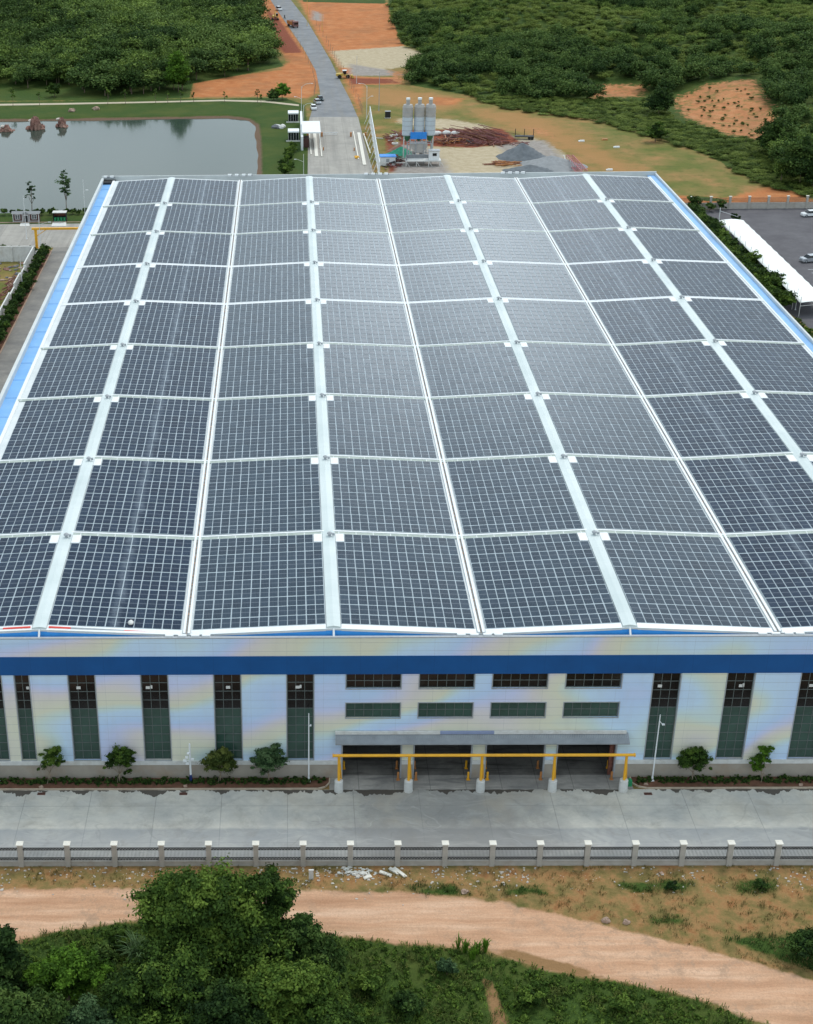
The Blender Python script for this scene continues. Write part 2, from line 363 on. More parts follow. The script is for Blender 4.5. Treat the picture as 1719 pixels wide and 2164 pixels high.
palec = k.ramp(nA, [(.3, (.36, .29, .18)), (.7, (.50, .42, .30))])
greyc = k.ramp(nA, [(.3, (.22, .19, .17)), (.7, (.36, .33, .30))])
col = k.mix(k.math('MULTIPLY', k.rng(k.math('ADD', k.attr('s_orange'), k.math('MULTIPLY', k.math('SUBTRACT', k.noise(.12, 7, .65, co), .5), 26)), -4, 6), .75), col, (.37, .19, .075))
col = region(col, 's_red', redc, 7, 1.2)
col = region(col, 's_pale', palec, 7, 1.5)
col = region(col, 's_grey', greyc, 6, 1.5)
col = region(col, 's_dark', darkc, 4, .7)
col = region(col, 's_green', green, 3.5, .35)
col = region(col, 's_terr', k.mix(k.rng(k.noise(.3, 7, .7, co), .5, .62, 0, .7), k.mix(.12, redc, palec), (.12, .13, .035)), 18, 1.6)
col = region(col, 's_road', roadc, 1.6, .22)
col = region(col, 's_pond', k.ramp(nC, [(.3, (.10, .065, .04)), (.7, (.20, .13, .09))]), 1.4, .4, .75)
col = region(col, 's_mud', (.26, .15, .07), 1.0, .15)
# scattered pale stones and litter near the fence
v = k.new('ShaderNodeTexVoronoi'); v.inputs['Scale'].default_value = 1.7; k.l.new(co, v.inputs['Vector'])
peb = k.math('MULTIPLY', k.math('LESS_THAN', v.outputs[0], .10), k.math('GREATER_THAN', k.noise(.18, 5, .6, co), .47))
peb = k.math('MULTIPLY', peb, k.math('MULTIPLY', near, k.rng(sx[1], -20.5, -19.5)))
col = k.mix(k.math('MULTIPLY', peb, .7), col, (.50, .46, .40))
k.bump(k.math('ADD', k.math('MULTIPLY', nC, .5), nA), .6, .12)
fg_ = k.math('ADD', k.math('MULTIPLY', k.noise(5, 6, .8, co), .6), k.math('MULTIPLY', k.noise(17, 3, .8, co), .4))
col = k.mix(1.0, col, k.ramp(fg_, [(.34, (.74, .74, .74)), (.64, (1.15, 1.15, 1.15))]), 'MULTIPLY')
M['ground'] = k.set(col, .95, 0, .15)
tag(mesh_obj('ground', np_mesh('ground', Vg, Fg, M['ground'], vattr=va, smooth=True)), kind='structure')

# pond water
k = N('pond_water'); k.bump(k.noise(1.1, 3, .6), .06, .05)
k.set((.036, .056, .045), .09, 0, .20); M['water'] = k.mat
mb = MB(); mb.add([(x, y, -.75) for x, y in gp((-520, 235), (620, 235), (620, 372), (560, 470), (-520, 470))], [(0, 1, 2, 3, 4)][:1])
me = mb.mesh('pond_water', M['water']); me.flip_normals()
tag(mesh_obj('pond_water', me), kind='structure')

# ---------------------------------------------------------- paved surfaces
def paved(name, dark, light, seam=5.0, seamy=None, extra=None, blot=None):
    k = N(name); co = k.co(); n1 = k.noise(.18, 8, .62, co); n2 = k.noise(1.3, 6, .7, co); n3 = k.noise(.9, 6, .65, k.co((.16, 1, 1)), dist=.6)
    c = k.ramp(n1, [(.34, dark), (.66, light)])
    c = k.mix(k.rng(k.noise(.5, 9, .75, k.co((.45, 1, 1)), dist=.8), .48, .70, 0, .35), c, tuple(q*.62 for q in dark))
    c = k.mix(k.rng(n2, .3, .7, 0, .30), c, tuple(q*.7 for q in dark))
    if blot: c = k.mix(k.rng(n3, .50, .66, 0, .8), c, blot)
    x = k.xyz(co)
    if seam:
        d = k.math('ABSOLUTE', k.math('SUBTRACT', k.math('FRACT', k.math('DIVIDE', x[0], seam)), .5))
        c = k.mix(k.math('MULTIPLY', k.math('GREATER_THAN', d, .5-.045/seam), .55), c, tuple(q*.5 for q in dark))
        sy = seamy or seam
        d = k.math('ABSOLUTE', k.math('SUBTRACT', k.math('FRACT', k.math('DIVIDE', k.math('ADD', x[1], 100.4), sy)), .5))
        c = k.mix(k.math('MULTIPLY', k.math('GREATER_THAN', d, .5-.04/sy), .5), c, tuple(q*.5 for q in dark))
    if extra: c = extra(k, c, x, co)
    k.bump(n2, .15, .02)
    return k.set(c, .8, 0, .3)
def n1_(k, co): return k.noise(.35, 6, .7, co)
def yard_extra(k, c, x, co):
    # darker worn lane along the fence, tyre-scuffed centre in front of the bays, wet gutter line
    lane = k.rng(k.math('ADD', x[1], k.math('MULTIPLY', k.math('SUBTRACT', k.noise(.5, 6, .6, co), .5), .9)), -8.9, -9.3)
    c = k.mix(k.math('MULTIPLY', lane, .62), c, (.22, .24, .26))
    cx = k.math('ABSOLUTE', k.math('SUBTRACT', x[0], 17.0))
    bay = k.rng(k.math('ADD', cx, k.math('MULTIPLY', k.math('SUBTRACT', k.noise(.22, 7, .6, co), .5), 22)), 16, 6)
    c = k.mix(k.math('MULTIPLY', bay, .72), c, (.20, .196, .188))
    c = k.mix(k.rng(k.noise(.28, 9, .78, co, dist=.6), .52, .68, 0, .45), c, (.22, .205, .18))
    scuff = k.noise(.8, 8, .72, k.co((.16, .4, 1)), dist=1.2)
    c = k.mix(k.rng(scuff, .52, .72, 0, .40), c, (.54, .53, .49))
    for sc_, wd_, cc_, am_ in ((.10, .006, (.14, .14, .14), .24), (.16, .005, (.66, .65, .61), .20), (.13, .004, (.16, .16, .16), .20)):
        cn_ = k.math('ABSOLUTE', k.math('SUBTRACT', k.math('FRACT', k.math('MULTIPLY', k.noise(sc_, 1, .4, k.co((.8, 1.6, 1)), dist=.5), 3.0)), .5))
        c = k.mix(k.math('MULTIPLY', k.math('MULTIPLY', k.rng(cn_, wd_*4, wd_), am_), k.rng(n1_(k, co), .42, .6)), c, cc_)
    tan = k.rng(k.noise(.12, 5, .6, co), .52, .68, 0, .55)
    c = k.mix(k.math('MULTIPLY', tan, k.rng(x[1], -9, -8)), c, (.40, .35, .28))
    jag = k.noise(1.6, 4, .6, k.co((1, .15, 1)))
    wet = k.math('ADD', x[1], k.math('MULTIPLY', k.math('SUBTRACT', k.noise(.16, 5, .7, k.co((1, .1, 1))), .49), 6.5))
    wet = k.math('ADD', wet, k.math('MULTIPLY', k.math('SUBTRACT', jag, .5), .9))
    ap = k.math('MULTIPLY', k.math('GREATER_THAN', wet, -2.55), k.math('LESS_THAN', k.math('ADD', x[1], k.math('MULTIPLY', k.noise(.8, 3, .5, co), .3)), -2.12))
    c = k.mix(k.math('MULTIPLY', ap, .92), c, (.060, .048, .038))
    return c
M['yard'] = paved('yard_concrete', (.44, .43, .40), (.64, .60, .515), 7.3, 6.35, yard_extra)
M['apron'] = paved('apron_concrete', (.24, .23, .215), (.42, .39, .35), 4.0, 30, blot=(.15, .145, .14))
def asp_extra(k, c, x, co):
    s_ = k.noise(.5, 6, .6, k.co((1, .04, 1)))
    return k.mix(k.rng(s_, .45, .65, 0, .5), c, (.20, .19, .175))
M['side_road'] = paved('side_road', (.17, .165, .16), (.30, .28, .25), 0, extra=asp_extra)
M['asphalt'] = paved('asphalt_road', (.155, .165, .18), (.26, .265, .275), 0, extra=asp_extra)
M['park'] = paved('car_park_asphalt', (.085, .08, .09), (.125, .12, .13), 0)
M['gate_concrete'] = paved('gate_concrete', (.30, .285, .26), (.40, .375, .335), 6.0, 9.0, extra=asp_extra)
mb = MB(); mb.box(-90, 110, -15.0, -2.25, -.3, .02)
struct('yard_pavement', mb, M['yard'])
mb = MB(); mb.quad((4.7, -2.25, .022), (38.6, -2.25, .022), (38.6, .37, .056), (4.7, .37, .056))
struct('door_apron', mb, M['apron'])
def sheet(name, pts, z, m, ground=0.0):
    mb = MB(); P = gp(*pts, z=ground); mb.add([(x, y, z) for x, y in P], [tuple(range(len(P)))])
    me = mb.mesh(name, m)
    if me.polygons[0].normal.z < 0: me.flip_normals()
    return tag(mesh_obj(name, me), kind='structure')
# left side street (runs back along the hall) and the cross street by the pond
mb = MB(); mb.quad((-57.2, -2.25, .03), (-43.6, -2.25, .03), (-43.6, 216, .03), (-57.2, 216, .03)); struct('side_street', mb, M['side_road'])
mb = MB(); mb.quad((-200, 216, .034), (-35, 216, .034), (-35, 238, .034), (-200, 237, .034)); mb.quad((-35, 216, .034), (4, 216, .034), (4, 240, .034), (-35, 238, .034)); struct('cross_street', mb, M['gate_concrete'])
sheet('gate_pavement', [(655, 248), (757, 247), (768, 290), (795, 385), (800, 420), (650, 420), (651, 330), (652, 262)], .05, M['gate_concrete'])
sheet('main_road', [(655, 250), (660, 232), (678, 212), (676, 190), (668, 150), (640, 100), (592, 30), (572, 0), (540, -50), (500, -120), (560, -120), (590, -50), (615, 0), (650, 45), (700, 130), (718, 168), (740, 210), (757, 249)], .04, M['asphalt'])
sheet('footpath', [(-420, 222), (-100, 221), (130, 218), (300, 215), (470, 211), (560, 213), (632, 221), (632, 224.5), (560, 216.5), (470, 214), (300, 218), (130, 221.5), (-100, 225), (-420, 227)], .05, pmat('path_gravel', (.44, .38, .28), .9, .1, .3))
sheet('car_park', [(1480, 444), (1560, 441), (1900, 437), (2400, 437), (2400, 1100), (1719, 700), (1640, 640)], .04, M['park'])
mb = MB(); mb.quad((86.4, -2.25, .03), (100, -2.25, .03), (100, 236, .03), (86.4, 236, .03)); struct('right_verge', mb, pmat('verge_soil', (.16, .11, .05), .95, .3, .3))

# planting beds with kerb in front of the hall
def kerb_bed(pts, nm):
    mb = MB(); mb.prism(pts, .0, .10); struct('bed_soil', mb, M['bed'])
M['bed'] = pmat('bed_soil', (.13, .06, .035), .95, .35, 1.2, bump=.04)
bedL = [(-90, -.1), (-90, -2.1), (3.4, -2.1), (4.2, -1.8), (4.65, -1.1), (4.7, -.1)]
bedR = [(38.7, -.1), (38.7, -1.2), (39.2, -1.8), (40.2, -2.1), (110, -2.1), (110, -.1)]
for b in (bedL, bedR):
    kerb_bed(b, 0)
    e = b[1:] if b is bedL else b[:-1]
    mb = MB()
    for (x0, y0), (x1, y1) in zip(e[:-1], e[1:]):
        d = Vector((x1-x0, y1-y0, 0)); n_ = Vector((d.y, -d.x, 0)).normalized()*.13
        mb.prism([(x0, y0), (x1, y1), (x1+n_.x, y1+n_.y), (x0+n_.x, y0+n_.y)], 0, .19)
    struct('kerb', mb, pmat('kerb_stone', (.44, .36, .27), .85, .12, 1.5))
mb = MB(); mb.box(-57.35, -57.1, -2, 213, 0, .16); mb.box(-200, -35, 239.0, 239.3, 0, .17); struct('kerb', mb, pmat('kerb_stone_side', (.38, .27, .2), .85, .15, 1.5))
mb = MB(); mb.quad((-62, -2, .12), (-57.35, -2, .12), (-57.35, 213, .12), (-62, 213, .12)); struct('bed_soil', mb, M['bed'])

# ================================================================== WAREHOUSE
XL, XR, YF = -43.5, 86.2, 209.8
XR0, SP, HS = 5.1, 31.93, 15.965
ZR, ZV = 19.12, 18.35
Y0, BAY = 1.3, 22.74
ridges = [XR0-SP, XR0, XR0+SP, XR0+2*SP]
def roofz(x):
    d = min(abs(x-r) for r in ridges); return ZR-(ZR-ZV)*min(d, HS)/HS
wh = thing('warehouse', 'huge white clad warehouse with blue stripe and solar panelled ridged roof', 'warehouse')

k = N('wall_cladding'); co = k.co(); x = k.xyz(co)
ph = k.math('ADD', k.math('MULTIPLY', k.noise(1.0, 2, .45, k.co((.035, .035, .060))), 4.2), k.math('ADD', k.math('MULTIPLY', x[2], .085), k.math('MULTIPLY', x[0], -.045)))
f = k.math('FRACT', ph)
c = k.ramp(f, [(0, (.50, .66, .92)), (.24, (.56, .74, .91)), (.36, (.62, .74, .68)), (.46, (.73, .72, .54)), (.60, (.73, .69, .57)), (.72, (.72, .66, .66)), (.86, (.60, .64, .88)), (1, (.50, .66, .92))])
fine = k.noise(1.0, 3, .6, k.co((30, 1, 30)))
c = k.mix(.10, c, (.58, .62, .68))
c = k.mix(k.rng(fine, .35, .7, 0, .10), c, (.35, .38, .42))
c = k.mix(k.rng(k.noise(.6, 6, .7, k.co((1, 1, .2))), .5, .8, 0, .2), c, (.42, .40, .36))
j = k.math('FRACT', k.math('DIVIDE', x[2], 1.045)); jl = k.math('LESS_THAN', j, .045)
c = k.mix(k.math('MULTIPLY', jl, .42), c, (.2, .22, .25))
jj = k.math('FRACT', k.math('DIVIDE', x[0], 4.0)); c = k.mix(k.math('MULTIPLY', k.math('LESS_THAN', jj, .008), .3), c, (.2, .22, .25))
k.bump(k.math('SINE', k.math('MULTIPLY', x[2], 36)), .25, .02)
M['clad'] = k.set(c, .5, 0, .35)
M['clad_side'] = pmat('side_cladding', (.60, .62, .64), .5, .06, .5)
k = N('blue_band'); x = k.xyz(k.co()); c = k.ramp(k.noise(.25, 5, .6), [(.3, (.003, .066, .22)), (.7, (.004, .085, .28))])
c = k.mix(k.math('MULTIPLY', k.math('LESS_THAN', k.math('FRACT', k.math('DIVIDE', x[0], 4.0)), .01), .4), c, (.003, .04, .14))
M['blue'] = k.set(c, .5, 0, .35)
k = N('roof_metal'); x = k.xyz(k.co()); c = k.ramp(k.noise(.3, 6, .65), [(.3, (.56, .60, .61)), (.7, (.70, .73, .74))])
c = k.mix(k.rng(k.noise(1.2, 6, .7, k.co((1, .15, 1))), .5, .75, 0, .35), c, (.36, .37, .34)); M['roof'] = k.set(c, .5, 0, .4)
k = N('ridge_skylight_sheet'); x = k.xyz(k.co())
c = k.ramp(k.noise(.12, 5, .6, k.co((.3, 1, 1))), [(.3, (.50, .57, .57)), (.6, (.60, .66, .66))])
c = k.mix(k.math('MULTIPLY', k.math('LESS_THAN', k.math('FRACT', k.math('DIVIDE', x[1], 3.79)), .02), .3), c, (.4, .44, .45)); M['ridge'] = k.set(c, .4, 0, .4)
k = N('walkway_grating'); x = k.xyz(k.co()); g = k.math('FRACT', k.math('DIVIDE', x[0], 2.1))
c = k.ramp(k.noise(1.1, 5, .7), [(.3, (.27, .32, .29)), (.7, (.42, .47, .43))])
c = k.mix(k.math('LESS_THAN', g, .05), c, (.6, .63, .62)); M['walk'] = k.set(c, .6)
M['plinth'] = pmat('plinth_render', (.36, .32, .27), .85, .12, .5, dirt=(.34, .21, .12))
M['pane_dark'] = pmat('dark_panes', (.010, .009, .009), .12, .5, .35, spec=.35)
M['pane_green'] = pmat('green_panes', (.032, .070, .054), .16, .35, .25, spec=.5)
M['mullion'] = pmat('mullions', (.11, .13, .125), .5, .1, 2)
M['blue_gutter'] = pmat('blue_gutter', (.18, .40, .72), .55, .1, .12, dirt=(.36, .55, .76))

# --- front wall with its openings
tall = [(-34.3, -31.35), (-29.9, -28.3)] + [(8.0*i, 8.0*i+2.94) for i in range(-3, 1)] + [(8.0*i, 8.0*i+2.94) for i in range(5, 11)]
ZB, ZT = 2.54, 13.79
holes = [(a, b, ZB, ZT) for a, b in tall]
up = [(6.5, 12.5), (14.5, 20.5), (22.5, 28.5), (30.5, 36.55)]
holes += [(a, b, 11.93, ZT) for a, b in up] + [(a, b, 8.1, 10.06) for a, b in up]
doors = [(6.05, 12.85), (14.1, 20.75), (22.15, 28.9), (30.1, 36.85)]
holes_d = [(a, b, 0.0, 5.25) for a, b in doors]
def wall_holes(mb, x0, x1, z0, z1, y, hs):
    xs = sorted({x0, x1, *[v for h in hs for v in h[:2] if x0 < v < x1]}); zs = sorted({z0, z1, *[v for h in hs for v in h[2:] if z0 < v < z1]})
    for a, b in zip(xs[:-1], xs[1:]):
        for c_, d in zip(zs[:-1], zs[1:]):
            mx_, mz = (a+b)/2, (c_+d)/2
            if any(h[0] < mx_ < h[1] and h[2] < mz < h[3] for h in hs): continue
            mb.quad((a, y, c_), (b, y, c_), (b, y, d), (a, y, d))
    for h in hs:
        a, b = max(h[0], x0), min(h[1], x1); c_, d = max(h[2], z0), min(h[3], z1)
        if a >= b or c_ >= d: continue
        t = .35
        mb.quad((a, y, c_), (a, y, d), (a, y+t, d), (a, y+t, c_)); mb.quad((b, y, d), (b, y, c_), (b, y+t, c_), (b, y+t, d))
        if h[3] <= z1: mb.quad((a, y, d), (b, y, d), (b, y+t, d), (a, y+t, d))
        if h[2] >= z0 and h[2] > 0: mb.quad((a, y, c_), (a, y+t, c_), (b, y+t, c_), (b, y, c_))
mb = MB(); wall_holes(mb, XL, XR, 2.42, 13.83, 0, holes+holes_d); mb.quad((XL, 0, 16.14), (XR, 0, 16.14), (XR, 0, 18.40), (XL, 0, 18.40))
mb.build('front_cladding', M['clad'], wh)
mb = MB(); mb.box(XL, XR, -.07, .2, 13.83, 16.14); mb.build('blue_band', M['blue'], wh)
mb = MB(); wall_holes(mb, XL, XR, 0, 1.91, -.08, holes_d)
mb.build('plinth', M['plinth'], wh)
mb = MB()
xs = [XL]+[v for d in doors for v in d]+[XR]
for a, b in zip(xs[::2], xs[1::2]): mb.box(a, b, -.14, 0.02, 1.91, 2.42)
mb.build('sill_ledge', M['offwhite'], wh)
mb = MB()
for a in (XL, XR-.02): mb.box(a, a+.02, 0, YF, 0, 18.4)
mb.quad((XL, YF, 0), (XL, YF, 18.4), (XR, YF, 18.4), (XR, YF, 0)); mb.build('side_walls', M['clad_side'], wh)
# interior seen through the open bays
mb = MB(); mb.quad((XL+.1, .36, .05), (XR-.1, .36, .05), (XR-.1, 40, .05), (XL+.1, 40, .05)); mb.build('floor', paved('hall_floor', (.10, .095, .09), (.24, .225, .20), 4.0, 6.0, blot=(.035, .031, .028)), wh)
mb = MB(); mb.quad((XL+.1, 40, 0), (XR-.1, 40, 0), (XR-.1, 40, 18), (XL+.1, 40, 18)); 
for a, b in zip([d[1] for d in doors[:-1]], [d[0] for d in doors[1:]]): mb.box(a+.35, b-.35, .35, .9, .05, 5.2)
mb.build('inner_wall', pmat('inner_wall', (.07, .07, .07), .8, .2, .4), wh)
# --- windows
def window(name, w_, h_, nc, nr, split=None):
    fr = MB(); t = .09
    fr.box(0, t, 0, .14, 0, h_); fr.box(w_-t, w_, 0, .14, 0, h_); fr.box(t, w_-t, 0, .14, 0, t); fr.box(t, w_-t, 0, .14, h_-t, h_)
    for i in range(1, nc): x_ = w_*i/nc; fr.box(x_-.03, x_+.03, .03, .10, t, h_-t)
    for j_ in range(1, nr): z_ = h_*j_/nr; fr.box(t, w_-t, .02, .11, z_-.035, z_+.035)
    return fr.mesh(name, M['mullion'])
def pane_mesh(w_, z0, z1, m, nc, nr, seed):
    rr = random.Random(seed); mb = MB(); dz = (z1-z0)/nr; dx = w_/nc
    for i in range(nc):
        for j_ in range(nr):
            a, b = rr.uniform(-.012, .012), rr.uniform(-.012, .012)
            mb.quad((i*dx, .07-a, z0+j_*dz), ((i+1)*dx, .07+a, z0+j_*dz), ((i+1)*dx, .07+a+b, z0+(j_+1)*dz), (i*dx, .07-a+b, z0+(j_+1)*dz))
    return mb.mesh('pane', m)
H = ZT-ZB
tf = window('window', 2.94, H, 3, 10); tf2 = window('window', 1.6, H, 2, 10)
tg = pane_mesh(2.94, 0, H*.6, M['pane_green'], 3, 6, 1); td = pane_mesh(2.94, H*.6, H, M['pane_dark'], 3, 4, 2)
tg2 = pane_mesh(1.6, 0, H*.6, M['pane_green'], 2, 6, 1); td2 = pane_mesh(1.6, H*.6, H, M['pane_dark'], 2, 4, 2)
for i, (a, b) in enumerate(tall):
    nar = b-a < 2
    o = mesh_obj('window', tf2 if nar else tf, wh); o.location = (a, .15, ZB)
    for me in ((tg2, td2) if nar else (tg, td)): mesh_obj('pane', me, o)
    mbl = MB(); q = (i*37 % 10)/10
    mbl.box(.35+q*1.2, .8+q*1.2, -.0, .045, H*.83, H*.86); 
    if i % 2: mbl.box(.9+q, 1.1+q, -.0, .045, H*.835, H*.87)
    l = mbl.build('flood_light', M['offwhite'], o)
wf = window('window', 6.0, ZT-11.93, 6, 2); wd = pane_mesh(6.0, 0, ZT-11.93, M['pane_dark'], 6, 2, 5)
wf2 = window('window', 6.0, 1.96, 6, 2); wg = pane_mesh(6.0, 0, 1.96, M['pane_green'], 6, 2, 6)
for a, b in up:
    o = mesh_obj('window', wf, wh); o.location = (a, .15, 11.93); mesh_obj('pane', wd, o)
    o = mesh_obj('window', wf2, wh); o.location = (a, .15, 8.10); mesh_obj('pane', wg, o)
# frames round openings
mb = MB()
for a, b, c_, d in holes:
    e = .09; y0_, y1_ = -.06, .03
    mb.box(a-e, a, y0_, y1_, c_-e, min(d+e, 13.83)); mb.box(b, b+e, y0_, y1_, c_-e, min(d+e, 13.83)); mb.box(a, b, y0_, y1_, c_-e, c_)
    if d < 13: mb.box(a, b, y0_, y1_, d, d+e)
mb.build('window_trim', M['grey_metal'], wh)
# doors: steel frames, half-raised shutter housing
for a, b in doors:
    mb = MB(); mb.box(a, a+.16, -.12, .3, .05, 5.25); mb.box(b-.16, b, -.12, .3, .05, 5.25); mb.box(a+.16, b-.16, -.12, .3, 5.1, 5.25)
    mb.build('door_frame', M['grey_metal'], wh)
mb = MB(); mb.box(36.2, 36.6, .4, .75, .06, 5.1); mb.box(36.65, 36.8, .4, .7, .06, 5.1); mb.build('door_post', M['rust'], wh)
# canopy over the doors
cx0, cx1 = 5.35, 37.9
mb = MB(); nrib = 170; w_ = (cx1-cx0)/nrib
for i in range(nrib):
    a = cx0+i*w_
    for (p, q, dz) in ((a, a+w_*.55, .05), (a+w_*.55, a+w_, 0)):
        mb.add([(p, -1.25, 5.42+dz), (q, -1.25, 5.42+dz), (q, -.03, 6.05+dz), (p, -.03, 6.05+dz), (p, -1.25, 5.36), (q, -1.25, 5.36)], [(0, 1, 2, 3), (4, 5, 1, 0)])
mb.box(cx0, cx1, -1.22, -.03, 5.30, 5.36)
cn = mb.build('canopy', pmat('canopy_sheet', (.27, .29, .31), .5, .15, .8), wh)
mb = MB(); mb.box(cx0, 17.0, -.28, -.10, 6.06, 6.46); mb.box(23.0, cx1-.25, -.28, -.10, 6.06, 6.46); mb.build('flashing', M['offwhite'], cn)
mb = MB(); mb.box(17.0, 23.0, -.26, -.10, 6.08, 6.42); mb.build('flashing', pmat('blue_film', (.25, .30, .46), .4, .1, 1), cn)

# --- roof
M['seam'] = M['roof']
zs = {r: ZR for r in ridges}
pts = [(XL+3.1, roofz(XL+3.1))]
for i, r in enumerate(ridges):
    pts.append((r, ZR))
    pts.append((r+HS, ZV) if i < 3 else (XR-2.2, roofz(XR-2.2)))
mb = MB(); YE = 206.3
for (a, za), (b, zb) in zip(pts[:-1], pts[1:]):
    mb.add([(a, Y0-.5, za), (b, Y0-.5, zb), (b, YE, zb), (a, YE, za), (a, Y0-.5, za-.22), (b, Y0-.5, zb-.22), (b, YE, zb-.22), (a, YE, za-.22)],
           [(0, 1, 2, 3), (4, 5, 1, 0), (2, 6, 7, 3), (7, 6, 5, 4)])
mb.build('roof', M['roof'], wh)
# blue gable infill under the roof edge, behind the parapet
mb = MB()
for i, r in enumerate(ridges):
    for s_ in (-1, 1):
        e = r+s_*HS
        if i == 0 and s_ < 0: e = XL+3.1
        if i == 3 and s_ > 0: e = XR-1.75
        a, b = (r, e) if s_ > 0 else (e, r)
        mb.quad((a, Y0-.42, 17.6), (b, Y0-.42, 17.6), (b, Y0-.42, roofz(b)-.23), (a, Y0-.42, roofz(a)-.23))
mb.build('gable_infill', pmat('bright_blue', (.06, .36, .88), .5, .1, .6), wh)
mb = MB()
for r in ridges: mb.tube((r, .25, 18.35), (r, Y0-.4, ZR-.05), .12, .12, 8)
mb.build('ridge_brace', M['white'], wh)
# parapets
mb = MB(); mb.box(XL, XR, -.05, .30, 18.40, 18.50); mb.build('front_coping', M['grey_metal'], wh)
mb = MB(); mb.box(XL, XR, .12, .3, 17.4, 18.40); mb.box(XL, XL+.55, .3, YF, 17.2, 18.55); mb.box(XR-.35, XR, .3, YF, 17.2, 18.55)
mb.box(XL, XR, YF-.3, YF, 17.2, 18.9); mb.box(XL+.35, XR-.35, YE+.1, YF-.3, 17.3, 17.5); mb.build('parapet', pmat('parapet_sheet', (.55, .58, .58), .55, .07, .4, dirt=(.42, .43, .42)), wh)
mb = MB(); mb.box(XL+.35, XL+2.95, .5, YF-.3, 17.5, 17.62)
y_ = 4
while y_ < 205: mb.box(XL+.4, XL+2.9, y_, y_+.08, 17.62, 17.68); y_ += 7.6
mb.build('side_gutter', M['blue_gutter'], wh)
mb = MB(); mb.box(XR-2.1, XR-.35, .5, YF-.3, 17.9, 18.02); mb.build('side_gutter', pmat('pale_blue_gutter', (.22, .42, .70), .55, .2, .06, dirt=(.40, .54, .68)), wh)
mb = MB(); mb.box(XL+2.9, XL+3.4, Y0-.4, YE, 17.6, roofz(XL+3.4)+.12); mb.build('eave_trim', M['white'], wh)
mb = MB(); mb.box(XR-2.35, XR-2.08, Y0-.4, YE, 17.6, roofz(XR-2)+.12); mb.build('eave_trim', M['white'], wh)
# ridge strips, valley gutters
for r in ridges:
    mb = MB(); hw = .76
    mb.add([(r-hw, Y0-.35, roofz(r-hw)+.16), (r, Y0-.35, ZR+.26), (r+hw, Y0-.35, roofz(r+hw)+.16), (r+hw, YE-.1, roofz(r+hw)+.16), (r, YE-.1, ZR+.26), (r-hw, YE-.1, roofz(r-hw)+.16),
            (r-hw, Y0-.35, ZR-.1), (r+hw, Y0-.35, ZR-.1), (r-hw, YE-.1, ZR-.1), (r+hw, YE-.1, ZR-.1)],
           [(0, 1, 4, 5), (1, 2, 3, 4), (0, 5, 8, 6), (2, 7, 9, 3), (6, 7, 2, 1, 0)])
    mb.build('ridge_skylight', M['ridge'], wh)
for i in range(3):
    c_ = ridges[i]+HS; mb = MB()
    for s_ in (-1, 1):
        a, b = sorted((c_+s_*.12, c_+s_*.38)); mb.box(a, b, Y0-.4, YE, ZV-.1, ZV+.22)
    g = mb.build('valley_gutter', M['white'], wh)
    mb = MB(); mb.quad((c_-.15, Y0-.4, ZV+.06), (c_+.15, Y0-.4, ZV+.06), (c_+.15, YE, ZV+.06), (c_-.15, YE, ZV+.06))
    rr = random.Random(i); yy = 2.0
    while yy < 205: yy += rr.uniform(.8, 3.4); mb.box(c_-.15, c_+.1, yy, yy+rr.uniform(.15, .5), ZV+.062, ZV+.10, 1)
    mb.build('channel', [pmat('gutter_dirt', (.24, .225, .21), .9, .4, 2), M['rock']], g)
# front edge fascia (white sheet lying along the roof edge)
for i, r in enumerate(ridges):
    for s_ in (-1, 1):
        e = r+s_*(HS-.5)
        if i == 0 and s_ < 0: e = XL+3.4
        if i == 3 and s_ > 0: e = XR-2
        a, b = r+s_*.84, e
        mb = MB(); za, zb = roofz(a)+.05, roofz(b)+.05
        q = [(a, Y0-.48, za-.05), (b, Y0-.48, zb-.05), (b, Y0+.25, zb+.1), (a, Y0+.25, za+.1)]
        if s_ < 0: q = [q[1], q[0], q[3], q[2]]
        mb.quad(*q); q2 = [(p[0], Y0-.49, p[2]-.28) for p in q[:2]]+[(q[1][0], Y0-.49, q[1][2]), (q[0][0], Y0-.49, q[0][2])]
        mb.quad(q2[0], q2[1], q2[2], q2[3]); mb.build('edge_flashing', M['white'], wh)
